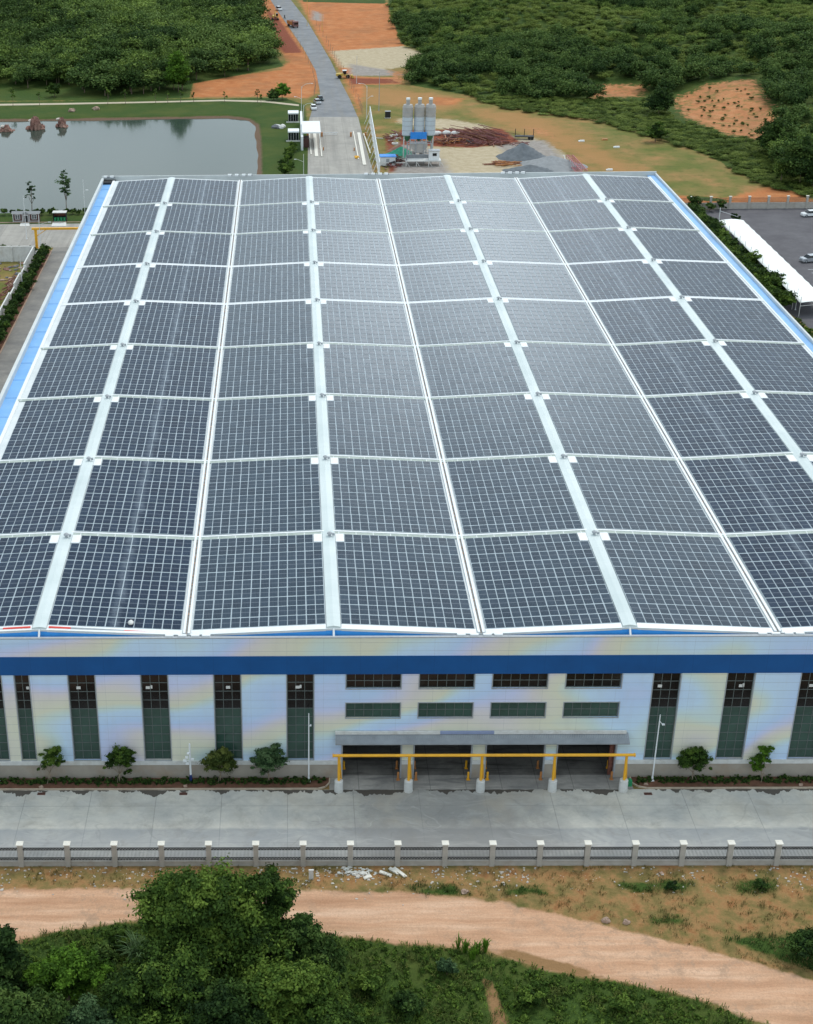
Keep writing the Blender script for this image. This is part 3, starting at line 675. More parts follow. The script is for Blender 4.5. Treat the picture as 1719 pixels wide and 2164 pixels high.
# --- solar arrays
PX, PY, NR = 1.035, 2.155, 10
def cell_mat(name, dk, lt, rough, spec, coat, refl_streak=False):
    k = N(name); co = k.co(); x = k.xyz(co); ge = k.new('ShaderNodeNewGeometry'); oi = k.new('ShaderNodeObjectInfo')
    fy = k.math('FRACT', k.math('DIVIDE', x[1], PY)); fx = k.math('FRACT', k.math('DIVIDE', x[0], PX))
    c = k.mix(ge.outputs['Random Per Island'], dk, lt)
    c = k.mix(k.rng(k.noise(.25, 5, .7), .45, .7, 0, .35), c, tuple(q*1.6+.012 for q in lt))
    if refl_streak:   # pale reflected streak painted into the cell colour along mid-strip
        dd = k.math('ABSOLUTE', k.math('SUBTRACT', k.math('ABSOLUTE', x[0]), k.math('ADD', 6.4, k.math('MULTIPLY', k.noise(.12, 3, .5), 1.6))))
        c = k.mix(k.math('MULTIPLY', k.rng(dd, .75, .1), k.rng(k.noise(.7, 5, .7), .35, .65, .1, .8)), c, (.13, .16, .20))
    mid = k.math('LESS_THAN', k.math('ABSOLUTE', k.math('SUBTRACT', fy, .5)), .022)
    bb = k.math('LESS_THAN', k.math('FRACT', k.math('MULTIPLY', x[0], 5.8)), .13)
    bc = k.math('LESS_THAN', k.math('FRACT', k.math('MULTIPLY', x[1], 5.0)), .10)
    c = k.mix(k.math('MULTIPLY', k.math('MAXIMUM', bb, bc), .16), c, (.35, .40, .45))
    c = k.mix(k.math('MULTIPLY', mid, .50), c, (.25, .28, .32))
    k.set(c, rough, 0, spec); k.b.inputs['Coat Weight'].default_value = coat; k.b.inputs['Coat Roughness'].default_value = .12
    return k.mat
M['cellA'] = cell_mat('solar_cells_dark', (.004, .012, .031), (.010, .024, .050), .26, .14, .0)
M['cellB'] = cell_mat('solar_cells_dusty', (.008, .019, .036), (.017, .034, .056), .22, .34, .08)
M['cellC'] = cell_mat('solar_cells_refl_streak', (.004, .012, .031), (.010, .024, .050), .26, .14, .0, True)
M['frame'] = pmat('module_frame', (.38, .45, .50), .45, .06, .5)
def array_mesh(nc, sgn, cell, seed, plate):
    """local frame: x runs away from the ridge (sgn * x), y depth, z up"""
    rr = random.Random(seed); mb = MB(); W = nc*PX; L = NR*PY
    a, b = sorted((0, sgn*W)); 
    if plate:
        a1, b1 = sorted((sgn*PX, sgn*W)); mb.box(a, b, 0, L-PY, 0, .05); mb.box(a1, b1, L-PY+.002, L, 0, .0495)
    else: mb.box(a, b, 0, L, 0, .05)
    for i in range(nc):
        for j_ in range(NR):
            if plate and i == 0 and j_ == NR-1: continue
            x0, x1 = sorted((sgn*(i*PX+.056), sgn*((i+1)*PX-.056))); y0_, y1_ = j_*PY+.108, (j_+1)*PY-.108
            jx, jy = rr.uniform(-.02, .02), rr.uniform(-.02, .02)
            tx, ty = rr.gauss(0, .0018), rr.gauss(0, .0026); z0 = .085
            x0 += jx; x1 += jx; y0_ += jy; y1_ += jy
            mb.quad((x0, y0_, z0-tx-ty), (x1, y0_, z0+tx-ty), (x1, y1_, z0+tx+ty), (x0, y1_, z0-tx+ty), 1)
    return mb.mesh('solar_array', [M['frame'], cell])
strips = []
for i, r in enumerate(ridges):
    for s_ in (-1, 1): strips.append((r, s_, 11 if (i == 0 and s_ < 0) else 13 if (i == 3 and s_ > 0) else 14))
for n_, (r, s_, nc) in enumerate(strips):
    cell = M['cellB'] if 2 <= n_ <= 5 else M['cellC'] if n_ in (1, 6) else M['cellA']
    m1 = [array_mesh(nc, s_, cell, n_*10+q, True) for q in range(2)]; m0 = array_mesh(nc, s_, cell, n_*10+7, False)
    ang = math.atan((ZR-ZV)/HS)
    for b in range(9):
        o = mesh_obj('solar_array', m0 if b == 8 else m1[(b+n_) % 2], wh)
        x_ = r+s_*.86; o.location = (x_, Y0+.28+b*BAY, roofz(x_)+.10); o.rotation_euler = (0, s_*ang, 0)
# walkways between bays
for b in range(1, 9):
    yb = Y0+b*BAY-.86; mb = MB()
    for (a, za), (c_, zc) in zip(pts[:-1], pts[1:]):
        sg = 1 if zc < za else -1
        for (y0_, y1_, dz, mi) in ((0, .62, .13, 1), (.62, .90, .19, 0)):
            mb.add([(a, yb+y0_, za+dz), (c_, yb+y0_, zc+dz), (c_, yb+y1_, zc+dz), (a, yb+y1_, za+dz), (a, yb+y0_, za), (c_, yb+y0_, zc)], [(0, 1, 2, 3), (4, 5, 1, 0)], mi if b not in (5, 6) else 0)
    o = mb.build('roof_walkway', [M['white'], M['walk']], wh)
mbp = MB(); mbp.box(-.52, .52, -2.05, 0, 0, .11); pl = mbp.mesh('cover_plate', M['white'])
mbv = MB(); mbv.tube((0, 0, 0), (0, 0, .35), .17, .17, 10, cap=True); mbv.tube((0, 0, .35), (0, 0, .5), .34, .26, 12); mbv.tube((0, 0, .5), (0, 0, .62), .26, .05, 12); mbv.box(.3, .6, -.1, .1, .1, .4)
vm = mbv.mesh('roof_vent', M['grey_metal'])
for r in ridges:
    for b in range(1, 9):
        for s_ in (-1, 1): o = mesh_obj('cover_plate', pl, wh); o.location = (r+s_*1.32, Y0+b*BAY-.92, ZR+.03)
        o = mesh_obj('roof_vent', vm, wh); o.location = (r+.1, Y0+b*BAY-1.7, ZR+.22)
# rain hoppers on the parapets at the valleys
mbh = MB(); mbh.box(-.42, .42, -.30, .30, 0, .42); mbh.box(.42, .62, -.2, .2, .05, .30, 1); hop = mbh.mesh('rain_hopper', [M['white'], M['mid_grey']])
mbh = MB(); mbh.box(-.45, .45, -.16, .16, 0, .16); hop2 = mbh.mesh('rain_hopper', M['white'])
for i in range(3):
    c_ = ridges[i]+HS
    for q in (-2.6, -.95, .7, 2.1):
        o = mesh_obj('rain_hopper', hop, wh); o.location = (c_+q, YF-.55, 18.75)
        o = mesh_obj('rain_hopper', hop2, wh); o.location = (c_+q*.85+(.4 if i != 1 else 0), .32, 18.50)
for q in (.9, 2.4):
    o = mesh_obj('rain_hopper', hop, wh); o.location = (XL+q, YF-.6, 18.6)
mb = MB(); mb.box(XL+.4, XL+3.3, YF-3.2, YF-.4, 17.5, 18.1); mb.build('rooftop_box', M['dark'], wh)

# red and white cloth strips lying on the front edge, white sack on a panel
rp = thing('barrier_tape', 'rolled red and white tape lying along the near left roof edge', 'tape', (ridges[0], Y0-.1, ZR+.12))
for (a, b, m, nm) in ((-4.0, -1.0, 'rope_red', 'red_stretch'), (-10, -4.0, 'offwhite', 'white_stretch'), (1.0, 3.4, 'rope_red', 'red_stretch'), (3.4, 9.2, 'grey_metal', 'grey_stretch'), (9.2, 15.0, 'rope_red', 'red_stretch')):
    mb = MB(); mb.tube((a, 0, -abs(a)*.0626), (b, 0, -abs(b)*.0626), .13, .13, 6); mb.build(nm, M[m], rp)
mb = MB(); mb.blob((0, 0, .1), (.32, .5, .22), 4, 10, 6, amp=.15, base=0)
sk = mb.build('sack', M['offwhite'], None, True, (ridges[0]+9.8, Y0+1.2, roofz(ridges[0]+9.8)+.2)); tag(sk, 'small white sack lying on the nearest left roof panels', 'sack')

# ================================================================== VEGETATION
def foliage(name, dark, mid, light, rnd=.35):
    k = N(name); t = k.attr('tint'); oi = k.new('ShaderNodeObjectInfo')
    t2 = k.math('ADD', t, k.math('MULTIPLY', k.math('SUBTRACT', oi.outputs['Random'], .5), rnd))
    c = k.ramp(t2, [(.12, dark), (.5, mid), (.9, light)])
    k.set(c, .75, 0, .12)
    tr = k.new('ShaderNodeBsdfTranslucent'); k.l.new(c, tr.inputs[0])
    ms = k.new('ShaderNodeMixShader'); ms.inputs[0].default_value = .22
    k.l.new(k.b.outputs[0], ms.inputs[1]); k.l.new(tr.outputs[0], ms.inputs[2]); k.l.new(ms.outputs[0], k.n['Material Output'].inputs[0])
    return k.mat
M['far_a'] = foliage('far_green', (.036, .068, .016), (.10, .16, .032), (.20, .28, .062))
M['far_b'] = foliage('far_dark_green', (.022, .050, .013), (.064, .115, .028), (.135, .20, .052))
M['far_c'] = foliage('far_yellow_green', (.060, .098, .020), (.135, .185, .036), (.23, .29, .068))
M['leaf'] = foliage('leaf_green', (.020, .044, .009), (.060, .112, .018), (.14, .21, .034))
M['leaf_dk'] = foliage('leaf_dark_green', (.014, .034, .009), (.040, .080, .016), (.095, .15, .034))
M['leaf_br'] = foliage('leaf_bright_green', (.030, .070, .008), (.070, .15, .015), (.13, .25, .025))
M['leaf_ol'] = foliage('leaf_olive', (.032, .052, .012), (.075, .105, .024), (.15, .17, .042))
M['leaf_bl'] = foliage('leaf_blue_green', (.024, .052, .022), (.058, .11, .042), (.13, .20, .085))
rngs = np.random.default_rng(7)
def cards(P, Nn, size, rng, asp=.55):
    """rhombus leaves at P facing Nn"""
    n = len(P); a = rng.normal(size=(n, 3)); a -= (a*Nn).sum(1)[:, None]*Nn; a /= np.linalg.norm(a, axis=1)[:, None]+1e-9
    b = np.cross(Nn, a); s = (size*rng.uniform(.6, 1.3, n))[:, None]
    V = np.stack([P-a*s, P-b*s*asp, P+a*s, P+b*s*asp], 1).reshape(-1, 3)
    return V, np.arange(4*n).reshape(n, 4)
def lobe_cloud(lobes, dens, size, rng, sub=7, flat=.85, fill=.35, asp=.55):
    """leaves on twig clumps scattered over each lobe; returns V,F,tint"""
    Ps, Ns, Ts = [], [], []
    for (cx, cy, cz, rx, ry, rz) in lobes:
        rm = (rx*ry*rz)**(1/3); nclump = max(5, int(sub*rm*rm))
        d = rng.normal(size=(nclump, 3)); d /= np.linalg.norm(d, axis=1)[:, None]; d[:, 2] = np.where(d[:, 2] < -.35, -d[:, 2]*.6, d[:, 2])
        rad = np.where(rng.random(nclump) < .12, rng.uniform(1.02, 1.25, nclump), rng.uniform(.5, 1.02, nclump))[:, None]
        cc = np.array([cx, cy, cz])+d*rad*np.array([rx, ry, rz])
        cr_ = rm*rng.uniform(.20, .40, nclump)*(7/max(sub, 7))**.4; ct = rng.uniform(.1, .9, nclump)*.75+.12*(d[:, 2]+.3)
        m = max(4, int(dens*rm*rm*4/nclump))
        q = rng.normal(size=(nclump, m, 3)); el = rng.uniform(.5, 1.5, (nclump, 1, 3)); q = q*el; q[..., 2] = np.abs(q[..., 2])*.9-.2
        P = cc[:, None]+q*(cr_[:, None, None]*.62)*np.array([1, 1, flat])+d[:, None]*np.abs(rng.normal(size=(nclump, m, 1)))*cr_[:, None, None]*.35
        q = q/(np.linalg.norm(q, axis=2)[..., None]+1e-6)
        nn = q+rng.normal(size=q.shape)*.55+np.array([0, 0, .45]); nn /= np.linalg.norm(nn, axis=2)[..., None]
        Ps.append(P.reshape(-1, 3)); Ns.append(nn.reshape(-1, 3)); Ts.append((ct[:, None]+rng.normal(size=(nclump, m))*.10).ravel())
        k_ = int(nclump*m*fill)
        if k_:
            q = rng.normal(size=(k_, 3)); q /= np.linalg.norm(q, axis=1)[:, None]; P = np.array([cx, cy, cz])+q*rng.uniform(.2, .8, (k_, 1))*np.array([rx, ry, rz])
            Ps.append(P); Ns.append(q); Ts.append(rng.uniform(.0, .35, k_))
    P = np.concatenate(Ps); Nn = np.concatenate(Ns); T = np.concatenate(Ts)
    V, F = cards(P, Nn, size, rng, asp); return V, F, np.clip(T, 0, 1)
def FP(x, y, Y):
    d = FW*FOC + RT*(x-PPX) - UP*(y-PPY); t = (Y-CAM[1])/d[1]; p = CAM+d*t; return float(p[0]), float(p[2])
def trunk_mb(base, tops, r, seed, mid=.45):
    rr = random.Random(seed); mb = MB(); b = Vector(base); top = Vector((sum(t[0] for t in tops)/len(tops), sum(t[1] for t in tops)/len(tops), sum(t[2] for t in tops)/len(tops)))
    fork = b.lerp(top, mid)+Vector((rr.uniform(-.1, .1), rr.uniform(-.1, .1), 0)); mb.tube(b, fork, r, r*.7, 8)
    for t in tops:
        t = Vector(t); m = fork.lerp(t, .5)+Vector((rr.uniform(-.2, .2), rr.uniform(-.2, .2), .15)); mb.tube(fork, m, r*.6, r*.4, 6); mb.tube(m, t, r*.4, r*.12, 5)
        for _ in range(2):
            e = m.lerp(t, .4)+Vector((rr.uniform(-.5, .5), rr.uniform(-.5, .5), rr.uniform(0, .5))); mb.tube(m, e, r*.22, r*.08, 4)
    return mb
def tree(label, base, lobes, mat='leaf', size=.25, dens=220, sub=12, r=.18, seed=0, name='tree', cat='tree', group=None, fill=.35, bark='bark', asp=.55):
    """lobes in local coordinates about the base"""
    rng = np.random.default_rng(seed+100)
    o = thing(name, label, cat, (base[0], base[1], base[2] if len(base) > 2 else hz(base[0], base[1])), 0, group)
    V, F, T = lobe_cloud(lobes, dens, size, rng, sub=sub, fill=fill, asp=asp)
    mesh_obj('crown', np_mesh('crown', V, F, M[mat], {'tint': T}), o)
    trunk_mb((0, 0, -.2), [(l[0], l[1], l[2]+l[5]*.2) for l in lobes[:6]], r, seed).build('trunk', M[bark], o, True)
    return o
def px_tree(label, bx, by, px_lobes, depth=0.0, **kw):
    """crown lobes given as measured outlines (photo px) on the vertical plane through the trunk"""
    X, Y = G(bx, by); rr = random.Random(kw.get('seed', 0)); L = []
    for i, l in enumerate(px_lobes):
        x, z = FP(l[0], l[1], Y+depth); s = 3141.0/((np.array([x, Y, z])-CAM)@FW); r_ = l[2]/s
        L.append((x-X, rr.uniform(-.5, .5)*r_+depth, z, r_, r_*.95, r_*(l[3] if len(l) > 3 else .8)))
    return tree(label, (X, Y), L, **kw)
px_tree('tall leafy tree rising highest in the thicket beside the dirt track', 450, 2085,
        [(432, 1885, 62), (372, 1930, 66), (480, 1925, 70), (425, 1975, 85), (340, 1955, 38), (520, 1990, 70), (455, 2040, 80), (350, 2010, 40)], seed=1, r=.35, dens=520, size=.18, mat='leaf')
px_tree('feathery tree just right of the tallest tree at the dirt track', 575, 2070, [(562, 1885, 38), (580, 1930, 42), (540, 1950, 50), (570, 1995, 55), (545, 2040, 60), (600, 1900, 22)], seed=2, r=.25, dens=520, size=.16, mat='leaf')
px_tree('dark green tree at the right end of the thicket by the track', 650, 2085, [(642, 1960, 34), (625, 1985, 40), (655, 2010, 48), (615, 2040, 55), (680, 2050, 42)], seed=3, r=.22, dens=520, size=.17, mat='leaf_dk')
px_tree('dark tree cut by the left edge of the photo below the track', 5, 2110, [(0, 1985, 34), (18, 2025, 38), (-25, 2040, 55), (10, 2080, 55), (55, 2090, 40)], seed=4, r=.25, dens=520, size=.18, mat='leaf_dk')
px_tree('round bright green tree with flat spreading crown, bottom left', 145, 2130, [(145, 2048, 52, .5), (105, 2062, 40, .5), (188, 2058, 38, .5), (150, 2085, 50, .6), (115, 2100, 40, .6)], seed=5, r=.2, dens=520, size=.16, mat='leaf_br')
px_tree('broad green tree at the bottom edge below the tallest tree', 340, 2200, [(330, 2085, 62), (385, 2075, 55), (275, 2110, 55), (410, 2120, 55), (335, 2145, 75), (240, 2150, 45)], seed=6, r=.3, dens=520, size=.18, mat='leaf')
px_tree('light green bushy tree below the right side of the thicket', 600, 2190, [(560, 2085, 55), (610, 2060, 45), (650, 2090, 50), (530, 2120, 45), (600, 2140, 70), (680, 2130, 45)], seed=7, r=.28, dens=520, size=.17, mat='leaf')
px_tree('low dark tree in the bottom left corner of the photo', 60, 2240, [(50, 2140, 50), (95, 2160, 48), (5, 2130, 45), (20, 2180, 50)], seed=8, r=.2, dens=440, size=.172, mat='leaf_dk')
px_tree('pale green shrub tree at the bottom edge between two taller trees', 170, 2240, [(180, 2150, 36), (210, 2170, 42), (150, 2180, 42)], seed=9, r=.15, dens=440, size=.17, mat='leaf_bl')
px_tree('dark tree filling the gap at the bottom middle of the thicket', 480, 2240, [(470, 2120, 50), (500, 2160, 58), (440, 2165, 55), (545, 2180, 50)], seed=10, r=.22, dens=440, size=.174, mat='leaf_dk')
px_tree('bushy tree at the bottom edge right of the thicket', 700, 2235, [(690, 2160, 42), (735, 2175, 38), (650, 2175, 40)], seed=11, r=.18, dens=440, size=.172, mat='leaf')
for i, (x, y, r_, m, lb) in enumerate([(255, 1985, 26, 'leaf', 'low round bush left of the tallest tree beside the track'), (215, 2020, 30, 'leaf_dk', 'dark bush between the bright tree and the thicket'),
        (780, 2070, 26, 'leaf', 'green bush on the slope right of the thicket'), (945, 2045, 20, 'leaf_bl', 'greyish bush beside the narrow red footpath'),
        (1310, 2120, 22, 'leaf', 'small round bush on the lower grass slope'), (1120, 2105, 26, 'leaf', 'wide bush in the middle of the lower slope'), (860, 2120, 30, 'leaf_dk', 'dark bush near the bottom, left of the red footpath'),
        (1420, 1872, 11, 'leaf_dk', 'tiny bush near the fence foot, right half'), (1610, 1868, 12, 'leaf_dk', 'tiny dark bush at the fence foot, far right'), (1700, 1990, 34, 'leaf_dk', 'dark bush at the right edge above the dirt track')]):
    s = 22.0; rm = r_/s
    px_tree(lb, x, y+r_*.8, [(x, y, r_), (x+r_*.6, y+r_*.3, r_*.6), (x-r_*.6, y+r_*.25, r_*.6)], seed=30+i, r=.06, dens=420, size=.16, mat=m, name='bush', cat='bush')

# reeds / banana-like blades
def blades(mb_v, X, Y, Z, n, h, w_, rng, spread=.5):
    a = rng.uniform(0, 2*np.pi, n); l = h*rng.uniform(.6, 1.2, n); s = rng.uniform(.2, 1, n)*spread
    d = np.stack([np.cos(a), np.sin(a)], 1); p0 = np.stack([X+d[:, 0]*.1, Y+d[:, 1]*.1, Z+0*a], 1)
    p1 = p0+np.stack([d[:, 0]*s*l*.4, d[:, 1]*s*l*.4, l*.75], 1); p2 = p0+np.stack([d[:, 0]*s*l, d[:, 1]*s*l, l*(1-.35*s)], 1)
    q = np.stack([-d[:, 1], d[:, 0], 0*a], 1)*w_
    V = np.stack([p0-q*.6, p0+q*.6, p1+q, p1-q, p2+q*.15, p2-q*.15], 1).reshape(-1, 3)
    b = np.arange(n)*6; F = np.concatenate([np.stack([b, b+1, b+2, b+3], 1), np.stack([b+3, b+2, b+4, b+5], 1)])
    return V, F
rc = [(300, 2030, 'tall pale grass clump with arching blades left of the tallest tree'), (385, 2075, 'arching reed clump in front of the tallest tree'), (1000, 2015, 'upright tall grass clump at the edge of the dirt track'), (640, 2120, 'reed clump among the lower right thicket trees')]
for i, (x, y, lb) in enumerate(rc):
    X, Y = G(x, y); rng = np.random.default_rng(50+i); VV, FF = [], []; n = 0
    for j_ in range(9):
        V, F = blades(None, rng.normal()*.8, rng.normal()*.6, 0, 26, [2.6, 2.8, 1.5, 2.0][i], .05, rng, [.9, 1.0, .35, .8][i]); VV.append(V); FF.append(F+n); n += len(V)
    o = mesh_obj('grass_clump', np_mesh('grass_clump', np.concatenate(VV), np.concatenate(FF), M['leaf_bl' if i != 2 else 'leaf_br'], {'tint': rng.uniform(.3, .9, sum(map(len, FF)))})); o.location = (X, Y, 0)
    tag(o, lb, 'grass clump')

# scattered ground cover -------------------------------------------------
def sample(poly_list, n, rng, box, inside=.2):
    x = rng.uniform(box[0], box[1], n); y = rng.uniform(box[2], box[3], n); s = sdu(x, y, poly_list)
    k_ = s > inside; return x[k_], y[k_], s[k_]
rng = np.random.default_rng(3)
# undergrowth: leafy clumps on the near green slope
x, y, s = sample(P_green[:1], 5200, rng, (-34, 56, -47, -15), .2)
mudd = sdu(x, y, P_mud); cl = np.sin(x*.5+1)*np.cos(y*.6)+rng.normal(size=len(x))*.5
lob = [(x[i], y[i], .1, r_, r_, r_*.7) for i in range(len(x)) if mudd[i] < -.1 and (r_ := min(.28+.22*max(0, cl[i]), .12+s[i]*.5)) > .15]
V, F, T = lobe_cloud(lob, 110, .15, rng, sub=9, fill=.0)
low = np.array([l[0] for l in lob])
T = np.clip(T*.8+.12, 0, 1)
tag(mesh_obj('undergrowth', np_mesh('undergrowth', V, F, M['leaf'], {'tint': T})), kind='stuff')
def grass(name, polys, n, box, h, w_, mat, inside=.0, per=7, seed=1, patch=None):
    rng = np.random.default_rng(seed); x, y, s = sample(polys, n, rng, box, inside)
    if patch is not None:
        k_ = (np.sin(x*.8+2*np.sin(y*.5))+np.sin(y*1.1+x*.3)+rng.normal(size=len(x))*.6) > patch; x, y = x[k_], y[k_]
    z = height(x, y); X = np.repeat(x, per)+rng.normal(size=len(x)*per)*.14; Y = np.repeat(y, per)+rng.normal(size=len(x)*per)*.14
    V, F = blades(None, X, Y, np.repeat(z, per), len(X), h, w_, rng, .9)
    t = np.repeat(rng.uniform(.1, .9, len(x)), per)
    return tag(mesh_obj(name, np_mesh(name, V, F, M[mat], {'tint': np.concatenate([t, t])})), kind='stuff')
grass('grass', P_green[:1], 5200, (-34, 56, -47, -15), .46, .032, 'leaf', -.15, 8, 5)
grass('grass', P_green[:1], 5200, (-34, 56, -47, -15), .6, .034, 'leaf_ol', .3, 9, 15, .4)
grass('grass', P_green[1:7], 9000, (-34, 60, -40, -15), .34, .028, 'leaf_dk', -.2, 8, 6)
M['straw'] = foliage('dry_grass', (.075, .065, .018), (.17, .13, .045), (.30, .22, .10))
NEAR_VERGE = [[(-45, -15.5), (60, -15.5), (60, -36), (-45, -36)]]
rng2 = np.random.default_rng(8)
x, y, s = sample(NEAR_VERGE, 9000, rng2, (-40, 58, -35, -15.4), 0); ok = (sdu(x, y, P_dirtroad) < -.25) & (sdu(x, y, P_green[:1]) < 0) & ((np.sin(x*.7)+np.cos(y*1.7+x*.4)+rng2.normal(size=len(x))) > .35)
x, y = x[ok], y[ok]; X = np.repeat(x, 6)+rng2.normal(size=len(x)*6)*.1; Y = np.repeat(y, 6)+rng2.normal(size=len(x)*6)*.1
V, F = blades(None, X, Y, np.repeat(height(x, y), 6), len(X), .26, .024, rng2, 1.0); t = np.repeat(rng2.uniform(0, 1, len(x)), 6)
tag(mesh_obj('dry_grass', np_mesh('dry_grass', V, F, M['straw'], {'tint': np.concatenate([t, t])})), kind='stuff')
# rubble chips along the fence foot
rr = random.Random(5); mb = MB()
for i in range(900):
    x_ = rr.uniform(-32, 56); y_ = -15.6-abs(rr.gauss(0, 1.7)); 
    if math.sin(x_*.35+1)+math.sin(x_*.13) < rr.uniform(-1.2, 1.0): continue
    s_ = rr.uniform(.04, .15); mb.blob((x_, y_, .03), (s_*rr.uniform(.7, 1.6), s_, s_*.6), i, 5, 3, amp=.3)
tag(mb.build('rubble_chips', pmat('rubble', (.46, .42, .37), .9, .3, .9, dirt=(.34, .22, .15))), kind='stuff')

# --- woods ----------------------------------------------------------------
def far_crown(seed, nl, size, dens, tall=1.0, sub=3):
    rng = np.random.default_rng(seed); L = [(0, 0, .55*tall, .36, .36, .36*tall)]
    for i in range(nl):
        a = rng.uniform(0, 6.28); d = rng.uniform(.15, .42); L.append((math.cos(a)*d, math.sin(a)*d, rng.uniform(.32, .78)*tall, *([rng.uniform(.17, .30)]*2), rng.uniform(.16, .28)*tall))
    L = [tuple(10*v for v in l) for l in L]
    V, F, T = lobe_cloud(L, dens, size*10, rng, sub=sub, fill=.25, asp=.7); return V/10, F, T
far_t = [far_crown(i, 8, .044, 4.6, sub=5) for i in range(4)]
def mass(name, spots, mat, templ=far_t, seed=1):
    """spots: (x,y,height,width,tint)"""
    rng = np.random.default_rng(seed); VV, FF, TT = [], [], []; n = 0
    for (x, y, h, w_, tn) in spots:
        V, F, T = templ[rng.integers(len(templ))]; a = rng.uniform(0, 6.28); ca, sa = math.cos(a), math.sin(a)
        P = np.stack([(V[:, 0]*ca-V[:, 1]*sa)*w_+x, (V[:, 0]*sa+V[:, 1]*ca)*w_+y, V[:, 2]*h+hz(x, y)-.1*h], 1)
        VV.append(P); FF.append(F+n); TT.append(np.clip(T+tn, 0, 1)); n += len(V)
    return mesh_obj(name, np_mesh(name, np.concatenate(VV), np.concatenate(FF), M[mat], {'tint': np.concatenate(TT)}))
def scatter(poly, step, rng, box, jit=.45, edge=0.0, vis=True):
    xs = np.arange(box[0], box[1], step); ys = np.arange(box[2], box[3], step); a, b = np.meshgrid(xs, ys)
    a = a.ravel()+rng.uniform(-jit, jit, a.size)*step; b = b.ravel()+rng.uniform(-jit, jit, b.size)*step
    s = sdp(a, b, poly); k_ = s > edge
    if vis:   # only what the place shows from around the photograph's viewpoint
        cxp = (a-CAM[0])*RT[0]+(b-CAM[1])*RT[1]; dz = (a-CAM[0])*FW[0]+(b-CAM[1])*FW[1]+(0-CAM[2])*FW[2]
        px = PPX+FOC*cxp/dz; k_ &= (px > -260) & (px < 1980)
    return a[k_], b[k_], s[k_]
WL = gp((-600, -110), (525, -110), (540, 20), (556, 85), (592, 132), (500, 158), (404, 174), (398, 200), (300, 206), (165, 200), (155, 186), (-600, 186))
clear = gp((128, 8), (200, 6), (198, 24), (130, 26))
x, y, s = scatter(WL, 6.6, rng, (-330, 20, 400, 860), .5, 0)
ok = sdp(x, y, clear) < 0; x, y, s = x[ok], y[ok], s[ok]
tone = lambda x, y: .22*math.sin(x*.045+y*.03)+.16*math.sin(x*.11-y*.07+1)
allw = [(x[i], y[i], rng.uniform(6, 11), rng.uniform(8, 12), tone(x[i], y[i])+rng.normal()*.2) for i in range(len(x))]
allw.sort(key=lambda t: t[1])
front = []; rest = []
for t in allw:
    (front if (t[1] < 470 and len(front) < 110) else rest).append(t)
mA = rest[::2]; mB_ = rest[1::2]
tag(mass('woodland', mA, 'far_b', seed=2), kind='stuff'); tag(mass('woodland', mB_, 'far_a', seed=3), kind='stuff')
tagt = 'dense dark green tree in the front rows of the wood left of the road'
vm_ = []
for i in range(6):
    V, F, T = far_crown(40+i, 9, .042, 5.6, sub=6); vm_.append(np_mesh('crown', V, F, M[['far_b', 'far_b', 'far_a', 'far_a', 'far_b', 'far_a'][i]], {'tint': T}))
tm_ = MB().tube((0, 0, -.05), (0, 0, .3), .028, .02, 6).tube((0, 0, .28), (.12, .05, .5), .015, .006, 5).tube((0, 0, .28), (-.1, .08, .55), .015, .006, 5).mesh('trunk', M['bark'])
def wood_tree(x, y, h, w_, kind, label, group, seed):
    o = thing('woodland_tree', label, 'tree', (x, y, hz(x, y)), 0, group)
    c = mesh_obj('crown', vm_[kind], o); c.scale = (w_, w_, h); c.rotation_euler = (0, 0, seed*1.7)
    t = mesh_obj('trunk', tm_, o); t.scale = (h, h, h); return o
for i, t in enumerate(front): wood_tree(t[0], t[1], t[2], t[3], int(abs(t[4])*37) % 6, tagt, 'front trees of the wood left of the road', i)
# hillside scrub on the right: mixed low trees, shrubs and long grass
HILL = gp((822, -110), (826, 20), (850, 95), (925, 120), (864, 152), (866, 176), (985, 200), (1085, 212), (1250, 214), (1400, 206), (1440, 195), (1600, 196), (1650, 262), (1625, 305), (1650, 390), (1719, 412), (2300, 430), (2300, -110))
reds = gp((1238, 180), (1370, 184), (1362, 210), (1240, 212)), gp((1415, 206), (1500, 194), (1600, 194), (1650, 262), (1625, 306), (1540, 290), (1440, 254))
x, y, s = scatter(HILL, 4.9, rng, (30, 420, 270, 860), .5, 0)
ok = (sdp(x, y, reds[0]) < 0) & (sdp(x, y, reds[1]) < 0); x, y = x[ok], y[ok]
A, B, Cc = [], [], []
for i in range(len(x)):
    q = math.sin(x[i]*.05+y[i]*.02+.6)+math.sin(y[i]*.06-x[i]*.02)+rng.normal()*.7
    frontrow = y[i] < 470 and q > -.6
    if q > 1.25 or frontrow: A.append((x[i], y[i], rng.uniform(4.5, 8), rng.uniform(5.5, 8), rng.normal()*.15))
    elif q > -.05: B.append((x[i], y[i], rng.uniform(2.8, 5.2), rng.uniform(4, 6.2), rng.normal()*.16))
    else: Cc.append((x[i], y[i], rng.uniform(1.8, 3.4), rng.uniform(3.6, 5.6), rng.normal()*.15))
A.sort(key=lambda t: t[1])
for i, t in enumerate(A[:90]): wood_tree(t[0], t[1], t[2], t[3], [0, 3, 3, 5, 4, 5][i % 6], 'bushy green tree at the foot of the scrub hill right of the road', 'trees at the foot of the right hill', i)
tag(mass('hillside_trees', A[90:], 'far_b', seed=4), kind='stuff'); tag(mass('hillside_scrub', B, 'far_a', seed=5), kind='stuff'); tag(mass('hillside_grass_and_scrub', Cc, 'far_c', seed=6), kind='stuff')
